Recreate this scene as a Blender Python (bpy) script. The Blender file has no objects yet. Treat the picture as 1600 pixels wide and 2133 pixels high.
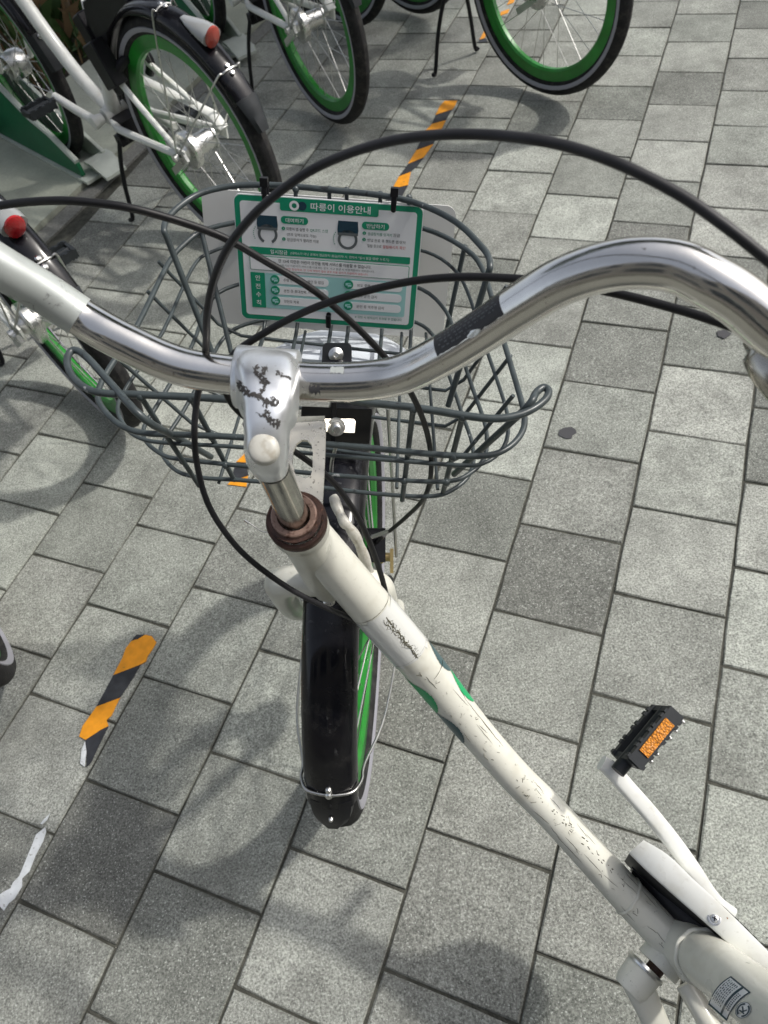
import bpy, bmesh, math, random
from mathutils import Vector as V, Matrix
random.seed(7)
sc = bpy.context.scene
R = math.radians

# ---------------------------------------------------------------- camera
CAM_H = 1.24
FPX = 1545.0                       # focal length in photo pixels (photo 1600 x 2133)
PITCH, ROLL = R(53.705), R(14.492)
_fw = V((0, math.cos(PITCH), -math.sin(PITCH)))
_rt = V((1, 0, 0)); _dn = _fw.cross(_rt)
C_R = _rt * math.cos(ROLL) + _dn * math.sin(ROLL)
C_D = -_rt * math.sin(ROLL) + _dn * math.cos(ROLL)
C_F = _fw
C_O = V((0, 0, CAM_H))
cam_d = bpy.data.cameras.new('camera')
cam = bpy.data.objects.new('camera', cam_d)
sc.collection.objects.link(cam)
mw = Matrix((C_R, -C_D, -C_F)).transposed().to_4x4()
mw.translation = C_O
cam.matrix_world = mw
cam_d.sensor_fit = 'VERTICAL'; cam_d.sensor_height = 36.0; cam_d.sensor_width = 27.0
cam_d.lens = FPX / 2133 * 36
cam_d.clip_start = 0.02; cam_d.clip_end = 400
cam_d.dof.use_dof = True
cam_d.dof.focus_distance = 0.72
cam_d.dof.aperture_fstop = 13.0
sc.camera = cam

# ---------------------------------------------------------------- sky, sun, exposure
SUN_T = V((-0.90, -0.03, -1.0)).normalized()          # direction the sunlight travels
w = bpy.data.worlds.new('World'); sc.world = w; w.use_nodes = True
nt = w.node_tree
sky = nt.nodes.new('ShaderNodeTexSky'); sky.sky_type = 'NISHITA'; sky.sun_disc = False
sky.sun_elevation = math.asin(-SUN_T.z); sky.sun_rotation = math.atan2(-SUN_T.x, -SUN_T.y)
sky.dust_density = 4.0; sky.air_density = 1.0; sky.ozone_density = 1.0
hs = nt.nodes.new('ShaderNodeHueSaturation'); hs.inputs['Saturation'].default_value = 0.45
nt.links.new(sky.outputs[0], hs.inputs['Color'])
nt.links.new(hs.outputs[0], nt.nodes['Background'].inputs['Color'])
nt.nodes['Background'].inputs['Strength'].default_value = 0.16
sun_d = bpy.data.lights.new('sun', 'SUN'); sun_d.energy = 2.25; sun_d.angle = R(2.2)
sun_d.color = (1.0, 0.965, 0.90)
sun = bpy.data.objects.new('sun', sun_d); sc.collection.objects.link(sun)
sun.rotation_euler = SUN_T.to_track_quat('-Z', 'Y').to_euler()
sun.location = (3, 0, 5)
sc.view_settings.view_transform = 'Standard'; sc.view_settings.look = 'None'
sc.view_settings.gamma = 1.0; sc.view_settings.use_curve_mapping = False
sc.view_settings.exposure = 0.18

# ---------------------------------------------------------------- measuring helpers
def ray(px, py): return C_R * ((px - 800) / FPX) + C_D * ((py - 1066.5) / FPX) + C_F
def W(px, py, d): return C_O + ray(px, py) * d            # a point at depth d along a pixel's ray
def onz(px, py, z=0.0):
    r = ray(px, py); return C_O + r * ((z - CAM_H) / r.z)
def onplane(px, py, p, n):
    r = ray(px, py); return C_O + r * ((V(p) - C_O).dot(n) / r.dot(n))
def spl(pts, n=6):                                        # Catmull-Rom through tuples of any length
    P = [tuple(pts[0])] + [tuple(p) for p in pts] + [tuple(pts[-1])]
    out = []
    for i in range(1, len(P) - 2):
        a, b, c, d = P[i - 1], P[i], P[i + 1], P[i + 2]
        for k in range(n):
            t = k / n
            out.append(tuple(0.5 * (2 * b[j] + (c[j] - a[j]) * t + (2 * a[j] - 5 * b[j] + 4 * c[j] - d[j]) * t * t
                                    + (3 * b[j] - a[j] - 3 * c[j] + d[j]) * t ** 3) for j in range(len(b))))
    out.append(tuple(P[-2]))
    return out
def wpath(l, n=6): return [W(*p) for p in spl(l, n)]

# ---------------------------------------------------------------- mesh building
class MB:
    def __init__(s): s.v = []; s.f = []; s.m = []
    def face(s, idx, m=0): s.f.append(tuple(idx)); s.m.append(m)
    def poly(s, pts, m=0):
        b = len(s.v); s.v += [V(p) for p in pts]; s.face(range(b, b + len(pts)), m)
    def slab(s, pts, nrm, th, m=0):                       # a flat outline with thickness th below it
        n = V(nrm).normalized(); k = len(pts); b = len(s.v)
        s.v += [V(p) for p in pts] + [V(p) - n * th for p in pts]
        s.face(range(b, b + k), m); s.face(reversed(range(b + k, b + 2 * k)), m)
        for i in range(k):
            j = (i + 1) % k; s.face((b + i, b + k + i, b + k + j, b + j), m)
    def tube(s, pts, r, seg=10, closed=False, caps=True, ref=None, flat=1.0, power=2.0, m=0):
        pts = [V(p) for p in pts]; n = len(pts)
        rr = r if isinstance(r, (list, tuple)) else [r] * n
        if len(rr) != n:
            rr = [rr[0] + (rr[1] - rr[0]) * i / (n - 1) for i in range(n)]
        b = len(s.v); nor = None
        for i in range(n):
            if closed: t = (pts[(i + 1) % n] - pts[i - 1])
            else: t = pts[min(i + 1, n - 1)] - pts[max(i - 1, 0)]
            t.normalize()
            if ref is not None: nor = V(ref) - t * t.dot(V(ref))
            elif nor is None:
                nor = t.orthogonal()
            else: nor = nor - t * t.dot(nor)
            nor.normalize(); bi = t.cross(nor)
            for k in range(seg):
                a = 2 * math.pi * k / seg; c, q = math.cos(a), math.sin(a)
                if power != 2.0:
                    c = math.copysign(abs(c) ** (2 / power), c); q = math.copysign(abs(q) ** (2 / power), q)
                s.v.append(pts[i] + (nor * c + bi * q * flat) * rr[i])
        m_ = n if closed else n - 1
        for i in range(m_):
            for k in range(seg):
                a = b + i * seg + k; a2 = b + i * seg + (k + 1) % seg
                c = b + ((i + 1) % n) * seg + k; c2 = b + ((i + 1) % n) * seg + (k + 1) % seg
                s.face((a, a2, c2, c), m)
        if caps and not closed:
            s.face(reversed(range(b, b + seg)), m); s.face(range(b + (n - 1) * seg, b + n * seg), m)
    def lathe(s, o, ax, prof, seg=24, m=0, a0=0.0, a1=2 * math.pi):  # prof: (distance along axis, radius)
        ax = V(ax).normalized(); x = ax.orthogonal().normalized(); y = ax.cross(x); o = V(o)
        full = abs(a1 - a0 - 2 * math.pi) < 1e-6; ns = seg if full else seg + 1; b = len(s.v)
        for (h, r) in prof:
            for k in range(ns):
                a = a0 + (a1 - a0) * k / seg
                s.v.append(o + ax * h + (x * math.cos(a) + y * math.sin(a)) * r)
        for i in range(len(prof) - 1):
            for k in range(seg):
                k2 = (k + 1) % ns
                s.face((b + i * ns + k, b + i * ns + k2, b + (i + 1) * ns + k2, b + (i + 1) * ns + k), m)
    def box(s, o, ex, ey, ez, m=0):                       # half-extent vectors
        o, ex, ey, ez = V(o), V(ex), V(ey), V(ez); b = len(s.v)
        for a in (-1, 1):
            for c in (-1, 1):
                for d in (-1, 1): s.v.append(o + ex * a + ey * c + ez * d)
        for f in ((0, 1, 3, 2), (4, 6, 7, 5), (0, 4, 5, 1), (2, 3, 7, 6), (0, 2, 6, 4), (1, 5, 7, 3)):
            s.face([b + i for i in f], m)
    def loft(s, rings, m=0, caps=True):
        b = len(s.v); k = len(rings[0])
        for r in rings: s.v += [V(p) for p in r]
        for i in range(len(rings) - 1):
            for j in range(k):
                j2 = (j + 1) % k
                s.face((b + i * k + j, b + i * k + j2, b + (i + 1) * k + j2, b + (i + 1) * k + j), m)
        if caps:
            s.face(reversed(range(b, b + k)), m); s.face(range(b + (len(rings) - 1) * k, b + len(rings) * k), m)
    def build(s, name, mats, parent=None, inv=None, smooth=35, bevel=0):
        me = bpy.data.meshes.new(name)
        vs = [inv @ p for p in s.v] if inv is not None else s.v
        me.from_pydata([tuple(p) for p in vs], [], s.f)
        if not isinstance(mats, (list, tuple)): mats = [mats]
        for a in mats: me.materials.append(a)
        if len(mats) > 1: me.polygons.foreach_set('material_index', s.m)
        bm = bmesh.new(); bm.from_mesh(me)
        bmesh.ops.recalc_face_normals(bm, faces=bm.faces); bm.to_mesh(me); bm.free()
        if smooth:
            me.polygons.foreach_set('use_smooth', [True] * len(me.polygons))
            me.set_sharp_from_angle(angle=R(smooth))
        o = bpy.data.objects.new(name, me); sc.collection.objects.link(o)
        if parent is not None: o.parent = parent
        if bevel:
            md = o.modifiers.new('bevel', 'BEVEL'); md.width = bevel; md.segments = 2; md.limit_method = 'ANGLE'
        return o

def thing(name, label, cat, mat4=None, group=None):
    o = bpy.data.objects.new(name, None); sc.collection.objects.link(o)
    o.empty_display_size = 0.1
    if mat4 is not None: o.matrix_world = mat4
    o['label'] = label; o['category'] = cat
    if group: o['group'] = group
    return o
def tag(o, label=None, cat=None, group=None, kind=None):
    if label: o['label'] = label
    if cat: o['category'] = cat
    if group: o['group'] = group
    if kind: o['kind'] = kind
    return o
def copy_tree(o, parent=None):
    c = o.copy(); sc.collection.objects.link(c)
    if parent is not None: c.parent = parent
    for ch in list(o.children): copy_tree(ch, c)
    return c

# ---------------------------------------------------------------- materials
def srgb(r, g, b):
    f = lambda c: (c / 255 / 12.92) if c / 255 <= 0.04045 else ((c / 255 + 0.055) / 1.055) ** 2.4
    return (f(r), f(g), f(b), 1)
class M:
    def __init__(s, name, col, rough=0.5, metal=0.0, coat=0.0, spec=0.5, alpha=1.0, trans=0.0):
        s.m = bpy.data.materials.new(name); s.m.use_nodes = True; s.t = s.m.node_tree
        s.b = s.t.nodes['Principled BSDF']; s.b.inputs['Base Color'].default_value = (*col[:3], 1)
        s.b.inputs['Roughness'].default_value = rough; s.b.inputs['Metallic'].default_value = metal
        s.b.inputs['Coat Weight'].default_value = coat; s.b.inputs['Coat Roughness'].default_value = 0.08
        s.b.inputs['Specular IOR Level'].default_value = spec
        s.b.inputs['Transmission Weight'].default_value = trans; s.b.inputs['Alpha'].default_value = alpha
        s.col = (*col[:3], 1); s.sock = None; s.coord = None
    def n(s, ty, **k):
        o = s.t.nodes.new('ShaderNode' + ty)
        for a, b in k.items(): setattr(o, a, b)
        return o
    def l(s, a, b): s.t.links.new(a, b)
    def co(s, kind='Object'):
        if s.coord is None:
            if kind == 'World': s.coord = s.n('NewGeometry').outputs['Position']
            else: s.coord = s.n('TexCoord').outputs[kind]
        return s.coord
    def noise(s, scale, detail=3, rough=0.55, stretch=None, dist=0.0):
        c = s.co()
        if stretch:
            mp = s.n('Mapping'); mp.inputs['Scale'].default_value = stretch; s.l(c, mp.inputs['Vector']); c = mp.outputs[0]
        o = s.n('TexNoise'); o.inputs['Scale'].default_value = scale; o.inputs['Detail'].default_value = detail
        o.inputs['Roughness'].default_value = rough; o.inputs['Distortion'].default_value = dist
        s.l(c, o.inputs['Vector']); return o.outputs['Fac']
    def ramp(s, fac, lo, hi, a=0.0, b=1.0):
        o = s.n('MapRange'); o.inputs['From Min'].default_value = lo; o.inputs['From Max'].default_value = hi
        o.inputs['To Min'].default_value = a; o.inputs['To Max'].default_value = b; s.l(fac, o.inputs['Value']); return o.outputs[0]
    def mathn(s, op, a, b):
        o = s.n('Math', operation=op)
        for i, x in enumerate((a, b)):
            if isinstance(x, (int, float)): o.inputs[i].default_value = x
            else: s.l(x, o.inputs[i])
        return o.outputs[0]
    def cur(s):
        if s.sock is None:
            o = s.n('RGB'); o.outputs[0].default_value = s.col; s.sock = o.outputs[0]
        return s.sock
    def mix(s, fac, col, mode='MIX'):
        o = s.n('Mix', data_type='RGBA', blend_type=mode)
        if isinstance(fac, (int, float)): o.inputs[0].default_value = fac
        else: s.l(fac, o.inputs[0])
        s.l(s.cur(), o.inputs[6])
        if isinstance(col, tuple): o.inputs[7].default_value = (*col[:3], 1)
        else: s.l(col, o.inputs[7])
        s.sock = o.outputs[2]; s.l(s.sock, s.b.inputs['Base Color']); return s
    def mul(s, val):                                       # multiply the colour by a scalar socket
        o = s.n('Mix', data_type='RGBA', blend_type='MULTIPLY'); o.inputs[0].default_value = 1.0
        s.l(s.cur(), o.inputs[6]); c = s.n('CombineColor')
        for i in range(3): s.l(val, c.inputs[i])
        s.l(c.outputs[0], o.inputs[7]); s.sock = o.outputs[2]; s.l(s.sock, s.b.inputs['Base Color']); return s
    def bump(s, h, dist=0.001, strength=0.5):
        o = s.n('Bump'); o.inputs['Distance'].default_value = dist; o.inputs['Strength'].default_value = strength
        s.l(h, o.inputs['Height']); s.l(o.outputs[0], s.b.inputs['Normal']); return s
    def rough(s, v): s.l(v, s.b.inputs['Roughness']); return s
    def metal(s, v): s.l(v, s.b.inputs['Metallic']); return s

# pavers
P_ = M('paver_stone', (0.3, 0.3, 0.28), 0.85, spec=0.3); P_.co('World')
oi = P_.n('ObjectInfo'); P_.sock = oi.outputs['Color']
g1 = P_.noise(290, 4, 0.75); g2 = P_.noise(110, 2); g3 = P_.noise(9, 4); g4 = P_.noise(330, 1)
P_.mul(P_.ramp(g1, 0.34, 0.66, 0.42, 1.62)); P_.mul(P_.ramp(g2, 0.3, 0.7, 0.86, 1.14)); P_.mul(P_.ramp(g3, 0.3, 0.7, 0.78, 1.18)); P_.mul(P_.ramp(P_.noise(28, 3, 0.6), 0.3, 0.7, 0.88, 1.1))
P_.mix(P_.ramp(g4, 0.64, 0.70, 0, 0.6), (0.60, 0.62, 0.58))
P_.mix(P_.ramp(P_.noise(330, 1), 0.33, 0.28, 0, 0.6), (0.06, 0.06, 0.055))
P_.bump(g1, 0.0022, 0.6)
pc_ = P_.n('TexCoord').outputs['Object']; ps_ = P_.n('SeparateXYZ'); P_.l(pc_, ps_.inputs[0])
pa_ = P_.mathn('ABSOLUTE', ps_.outputs[0], 0); pb_ = P_.mathn('ABSOLUTE', ps_.outputs[1], 0); pe_ = P_.mathn('MAXIMUM', pa_, pb_)
pe_ = P_.mathn('ADD', pe_, P_.mathn('MULTIPLY', P_.noise(70, 4, 0.7), 0.012))
P_.mix(P_.ramp(pe_, 0.1000, 0.108, 0, 0.6), (0.10, 0.10, 0.08))
P_.mix(P_.ramp(P_.noise(5.5, 5, 0.65), 0.54, 0.74, 0, 0.5), (0.10, 0.10, 0.09)); P_.mix(P_.ramp(P_.noise(19, 5, 0.7, dist=1.0), 0.64, 0.74, 0, 0.35), (0.50, 0.50, 0.47))
PAVER = P_.m
J_ = M('joint_dirt', (0.062, 0.062, 0.051), 1.0); J_.co('World'); J_.mul(J_.ramp(J_.noise(60, 4), 0.3, 0.7, 0.6, 1.5)); J_.bump(J_.noise(300, 3), 0.003, 0.8)
JOINT = J_.m
FARG_ = M('far_paving', (0.24, 0.24, 0.225), 0.9); FARG_.co('World')
bt = FARG_.n('TexBrick'); bt.inputs['Scale'].default_value = 1.0
bt.inputs['Color1'].default_value = (0.26, 0.26, 0.24, 1); bt.inputs['Color2'].default_value = (0.21, 0.21, 0.2, 1); bt.inputs['Mortar'].default_value = (0.07, 0.07, 0.055, 1)
bt.inputs['Mortar Size'].default_value = 0.004; bt.inputs['Brick Width'].default_value = 0.2; bt.inputs['Row Height'].default_value = 0.2
FARG_.l(FARG_.co(), bt.inputs['Vector']); FARG_.sock = bt.outputs['Color']; FARG_.mul(FARG_.ramp(FARG_.noise(300, 3), 0.3, 0.7, 0.75, 1.25))
FARG = FARG_.m
S_ = M('platform_plate', srgb(176, 180, 166), 0.7); S_.co('World'); S_.mul(S_.ramp(S_.noise(5, 5), 0.3, 0.7, 0.72, 1.08)); S_.mul(S_.ramp(S_.noise(120, 2), 0.3, 0.7, 0.9, 1.08)); S_.bump(S_.noise(260, 2), 0.002, 0.5)
PLATE = S_.m
SOIL_ = M('soil', (0.035, 0.028, 0.018), 1.0); SOIL_.co('World'); SOIL_.mul(SOIL_.ramp(SOIL_.noise(40, 4), 0.3, 0.7, 0.5, 1.6)); SOIL_.bump(SOIL_.noise(60, 4), 0.02, 1.0)
SOIL = SOIL_.m
LEAF_G = M('leaf_green', (0.035, 0.075, 0.015), 0.6).m; LEAF_Y = M('leaf_dry', (0.16, 0.10, 0.045), 0.8).m; LEAF_D = M('leaf_dark', (0.018, 0.04, 0.012), 0.6).m
KERB_ = M('kerb_stone', (0.2, 0.2, 0.185), 0.9); KERB_.co('World'); KERB_.mul(KERB_.ramp(KERB_.noise(150, 3), 0.3, 0.7, 0.7, 1.25)); KERB = KERB_.m

# bicycle paints and metals
def paint(name, col, scuff=0.5, marks=True, scale=1.0):
    a = M(name, col, 0.34, coat=0.25)
    a.mul(a.ramp(a.noise(14 * scale, 4), 0.3, 0.72, 0.90, 1.03))
    if marks:
        k = a.noise(95 * scale, 5, 0.7, stretch=(1, 1, 2.6), dist=1.2); z = a.noise(11, 2)
        f = a.mathn('MULTIPLY', a.ramp(k, 0.655, 0.70), a.ramp(z, 0.46, 0.60)); a.mix(a.mathn('MULTIPLY', f, scuff), (0.10, 0.10, 0.075))
        q = a.noise(26, 3, 0.6); a.mix(a.ramp(q, 0.54, 0.76, 0, 0.42), (0.44, 0.41, 0.31)); a.mix(a.ramp(a.noise(150 * scale, 4, 0.7), 0.60, 0.72, 0, 0.28), (0.36, 0.34, 0.28))
    a.rough(a.ramp(a.noise(30, 3), 0.3, 0.7, 0.26, 0.48))
    return a
CREAM_ = paint('cream_white_paint', (0.72, 0.715, 0.635), 0.9)
CREAM_.bump(CREAM_.noise(40, 2), 0.0006, 0.25)
CREAM = CREAM_.m
WHITE = paint('white_paint', (0.74, 0.75, 0.72), 0.4).m
def metal(name, col, r0, r1, streak=None):
    a = M(name, col, r0, 1.0); n1 = a.noise(40, 3, stretch=streak or (1, 1, 1)); a.rough(a.ramp(n1, 0.35, 0.7, r0, r1)); return a
CH_ = metal('chrome', (0.84, 0.82, 0.78), 0.11, 0.23); CH_.mul(CH_.ramp(CH_.noise(16, 4), 0.35, 0.7, 0.80, 1.0))
CH_.mix(CH_.ramp(CH_.noise(210, 3), 0.69, 0.74, 0, 0.6), (0.22, 0.2, 0.17)); CH_.bump(CH_.noise(55, 3), 0.0005, 0.30)
CHROME = CH_.m
AL_ = metal('polished_alloy', (0.88, 0.90, 0.92), 0.26, 0.40); al_c = None
AL_.mul(AL_.ramp(AL_.noise(60, 4), 0.3, 0.7, 0.88, 1.04)); AL_.b.inputs['Metallic'].default_value = 0.85; AL_.mix(AL_.ramp(AL_.noise(300, 3), 0.68, 0.74, 0, 0.5), (0.3, 0.29, 0.27)); AL_.bump(AL_.noise(120, 3), 0.0003, 0.3)
ALLOY = AL_.m
STEEL_ = metal('stainless', (0.78, 0.74, 0.64), 0.24, 0.42); STEEL_.b.inputs['Metallic'].default_value = 0.85; STEEL_.mul(STEEL_.ramp(STEEL_.noise(30, 4), 0.3, 0.7, 0.75, 1.05))
STEEL_.mix(STEEL_.ramp(STEEL_.noise(380, 2), 0.64, 0.70, 0, 0.7), (0.12, 0.09, 0.06)); STEEL = STEEL_.m
Q_ = metal('satin_steel', (0.52, 0.50, 0.45), 0.10, 0.26); Q_.mul(Q_.ramp(Q_.noise(50, 3), 0.3, 0.7, 0.75, 1.05)); QUILL = Q_.m
SILVER = metal('silver_metal', (0.7, 0.7, 0.68), 0.22, 0.4).m
WSTEEL = metal('steel_wire', (0.55, 0.55, 0.53), 0.25, 0.45).m
RU_ = M('rust', (0.085, 0.040, 0.028), 0.5, 0.3); RU_.mix(RU_.ramp(RU_.noise(120, 5), 0.4, 0.7), (0.035, 0.020, 0.016)); RU_.mix(RU_.ramp(RU_.noise(420, 3), 0.62, 0.72, 0, 0.6), (0.26, 0.12, 0.06))
RU_.rough(RU_.ramp(RU_.noise(70, 4), 0.3, 0.7, 0.32, 0.8)); RU_.bump(RU_.noise(260, 4), 0.0006, 0.6); RUST = RU_.m
R2_ = M('rusty_steel', (0.30, 0.20, 0.16), 0.45, 0.5); R2_.mix(R2_.ramp(R2_.noise(220, 4), 0.5, 0.66), (0.08, 0.03, 0.02)); R2_.bump(R2_.noise(300, 3), 0.0004, 0.5); RUST2 = R2_.m
WI_ = M('wire_coating', (0.048, 0.060, 0.063), 0.34, coat=0.05, spec=.4); WI_.mul(WI_.ramp(WI_.noise(60, 3), 0.3, 0.7, 0.8, 1.25))
WI_.mix(WI_.ramp(WI_.noise(70, 4, 0.6), 0.655, 0.68, 0, 0.85), (0.016, 0.016, 0.017)); WI_.mix(WI_.ramp(WI_.noise(95, 3), 0.70, 0.73, 0, 0.7), (0.34, 0.35, 0.35)); WIRE = WI_.m
BL_ = M('black_rubber', (0.012, 0.012, 0.013), 0.62, spec=.25); BL_.mul(BL_.ramp(BL_.noise(60, 3), 0.3, 0.7, 0.7, 1.5)); RUBBER = BL_.m
TY_ = M('tyre_rubber', (0.015, 0.015, 0.016), 0.72, spec=.22); TY_.mul(TY_.ramp(TY_.noise(30, 4), 0.3, 0.7, 0.7, 1.5)); TY_.bump(TY_.noise(260, 1), 0.0015, 0.6); TY_.mix(TY_.ramp(TY_.noise(45, 5, 0.7), 0.5, 0.72, 0, 0.45), (0.085, 0.08, 0.07)); TYRE = TY_.m
CB_ = M('cable_housing', (0.008, 0.008, 0.009), 0.42, spec=0.32); CB_.rough(CB_.ramp(CB_.noise(50, 3), 0.3, 0.7, 0.34, 0.55)); CABLE = CB_.m
CBG_ = M('worn_cable_housing', (0.016, 0.016, 0.018), 0.48, spec=.4); CBG_.mul(CBG_.ramp(CBG_.noise(35, 4), 0.3, 0.7, 0.6, 1.7)); CBG = CBG_.m
FE_ = M('black_gloss_fender', (0.005, 0.005, 0.007), 0.12, coat=0.0, spec=0.38); FE_.rough(FE_.ramp(FE_.noise(25, 5), 0.35, 0.75, 0.08, 0.34)); FE_.mix(FE_.ramp(FE_.noise(34, 5, 0.7), 0.52, 0.8, 0, 0.10), (0.2, 0.19, 0.17)); FE_.mix(FE_.ramp(FE_.noise(120, 4, stretch=(1, 1, .2)), 0.66, 0.72, 0, 0.2), (0.2, 0.2, 0.2)); FENDER = FE_.m
PL_ = M('black_plastic', (0.008, 0.008, 0.010), 0.42, spec=.28); PL_.mul(PL_.ramp(PL_.noise(25, 3), 0.3, 0.7, 0.8, 1.6)); PLASTIC = PL_.m
PLG_ = M('dark_grey_plastic', (0.017, 0.020, 0.023), 0.48, spec=.35); PLG_.mul(PLG_.ramp(PLG_.noise(40, 3), 0.3, 0.7, 0.8, 1.3)); PLASTG = PLG_.m
GR_ = M('green_rim', (0.014, 0.225, 0.022), 0.38, coat=0.2); GR_.mul(GR_.ramp(GR_.noise(18, 4), 0.3, 0.7, 0.7, 1.15)); GR_.mix(GR_.ramp(GR_.noise(70, 5, 0.7), 0.55, 0.75, 0, 0.5), (0.06, 0.10, 0.05)); GREEN = GR_.m
STRIPE = M('reflective_stripe', (0.30, 0.30, 0.34), 0.4).m
RED = M('red_reflector', (0.36, 0.006, 0.010), 0.12, coat=0.5)
RED.bump(RED.noise(400, 1), 0.002, 0.6); RED = RED.m
ORED = M('faded_red_reflector', (0.40, 0.060, 0.042), 0.2, coat=0.5); ORED.bump(ORED.noise(400, 1), 0.002, 0.6); ORED = ORED.m
AMB_ = M('amber_reflector', (0.85, 0.30, 0.006), 0.14, coat=0.8)
vo = AMB_.n('TexVoronoi'); vo.inputs['Scale'].default_value = 420; AMB_.l(AMB_.co(), vo.inputs['Vector']); AMB_.bump(vo.outputs['Distance'], 0.0025, 0.9); AMB_.mul(AMB_.ramp(vo.outputs['Distance'], 0, 0.7, 1.15, 0.6)); AMBER = AMB_.m
LENS = M('clear_lens', (0.30, 0.31, 0.31), 0.12, coat=0.5).m
DOCKG_ = M('dock_green', srgb(18, 104, 66), 0.5); DOCKG_.mul(DOCKG_.ramp(DOCKG_.noise(6, 4), 0.3, 0.7, 0.75, 1.1)); DOCKG = DOCKG_.m
DOCKW_ = M('dock_white', (0.52, 0.56, 0.51), 0.55); DOCKW_.mul(DOCKW_.ramp(DOCKW_.noise(9, 4), 0.3, 0.7, 0.75, 1.1)); DOCKW = DOCKW_.m
SGW = M('sign_white', (0.80, 0.81, 0.82), 0.35, coat=0.2).m
SGG = M('sign_green', srgb(10, 140, 104), 0.35, coat=0.2).m
SGL = M('sign_pale_blue', srgb(158, 208, 205), 0.35, coat=0.2).m
SGN = M('sign_navy', srgb(24, 58, 74), 0.35, coat=0.2).m
INK = M('ink_dark', srgb(44, 50, 52), 0.4).m; INKG = M('ink_green', srgb(14, 128, 98), 0.4).m; INKR = M('ink_red', srgb(196, 58, 62), 0.4).m; INKY = M('ink_grey', srgb(92, 98, 100), 0.4).m
BOARD_ = M('board_white', (0.66, 0.66, 0.64), 0.5); BOARD_.mul(BOARD_.ramp(BOARD_.noise(12, 4), 0.3, 0.7, 0.9, 1.04)); BOARD = BOARD_.m
TAPEO_ = M('tape_orange', (0.80, 0.315, 0.012), 0.55); TAPEO_.co('World'); TAPEO_.mul(TAPEO_.ramp(TAPEO_.noise(60, 4), 0.3, 0.7, 0.85, 1.08)); TAPEO_.mix(TAPEO_.ramp(TAPEO_.noise(90, 3), 0.68, 0.72, 0, 0.7), (0.3, 0.16, 0.04)); TAPEO = TAPEO_.m
TAPEB_ = M('tape_black', (0.026, 0.028, 0.033), 0.6); TAPEB_.co('World'); TAPEB_.mul(TAPEB_.ramp(TAPEB_.noise(60, 4), 0.3, 0.7, 0.7, 1.4)); TAPEB = TAPEB_.m
TAPEW_ = M('tape_backing', (0.66, 0.69, 0.71), 0.6); TAPEW_.co('World'); TAPEW_.mul(TAPEW_.ramp(TAPEW_.noise(40, 4), 0.3, 0.7, 0.8, 1.1)); TAPEW_.mix(TAPEW_.ramp(TAPEW_.noise(150, 3), 0.62, 0.68, 0, 0.7), (0.3, 0.3, 0.28)); TAPEW = TAPEW_.m
GUM = M('old_gum', (0.055, 0.055, 0.06), 0.8).m
FILM_ = M('clear_film', (0.70, 0.71, 0.68), 0.16, coat=0.4); FILM_.bump(FILM_.noise(110, 3, stretch=(1, 3, 1)), 0.0006, 0.35); FILM = FILM_.m
GRIT = M('dirt_crack', (0.085, 0.08, 0.05), 0.9).m
SLEEVE_ = M('white_tape_sleeve', (0.47, 0.50, 0.48), 0.35, coat=0.2); SLEEVE_.b.inputs['Metallic'].default_value = .25; SLEEVE_.mul(SLEEVE_.ramp(SLEEVE_.noise(30, 4), 0.3, 0.7, 0.8, 1.05)); SLEEVE_.mix(SLEEVE_.ramp(SLEEVE_.noise(60, 5, 0.7, dist=1.5), 0.58, 0.66, 0, 0.75), (0.17, 0.17, 0.17)); SLEEVE = SLEEVE_.m
BSTK = M('black_sticker', (0.018, 0.017, 0.02), 0.35).m
WCAP_ = M('yellowed_cap', (0.50, 0.49, 0.44), 0.4); WCAP_.mix(WCAP_.ramp(WCAP_.noise(150, 4), 0.5, 0.66, 0, 0.6), (0.3, 0.26, 0.19)); WCAP = WCAP_.m
LAMP_ = M('pale_housing', (0.72, 0.77, 0.83), 0.45, coat=0.15); LAMPM = LAMP_.m
SEAT = M('saddle_vinyl', (0.02, 0.02, 0.02), 0.5).m
TEAL = M('decal_dark_teal', srgb(66, 92, 96), 0.35).m; DGRN = M('decal_green', srgb(22, 160, 98), 0.35).m
BRASS = M('brass', (0.55, 0.42, 0.2), 0.35, 1.0).m

# ================================================================ GROUND
YAW = R(-31.76); GX, GY, T = 0.2592, 0.8097, 0.2006
OFF = {1: .081, -1: .016, -2: .027, -3: .092, -4: .07, -5: .209, -6: .181}
DU = {-5: .055, -4: .023, -3: .036, -2: .01, -1: .003, 2: -.03}
cy, sy = math.cos(YAW), math.sin(YAW)
def uv(u, v): return V((GX + cy * u * T + sy * v * T, GY + sy * u * T - cy * v * T, 0))
def proj(p):
    r = V(p) - C_O; d = r.dot(C_F)
    if d < 0.02: return None
    return (800 + FPX * r.dot(C_R) / d, 1066.5 + FPX * r.dot(C_D) / d, d)
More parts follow.
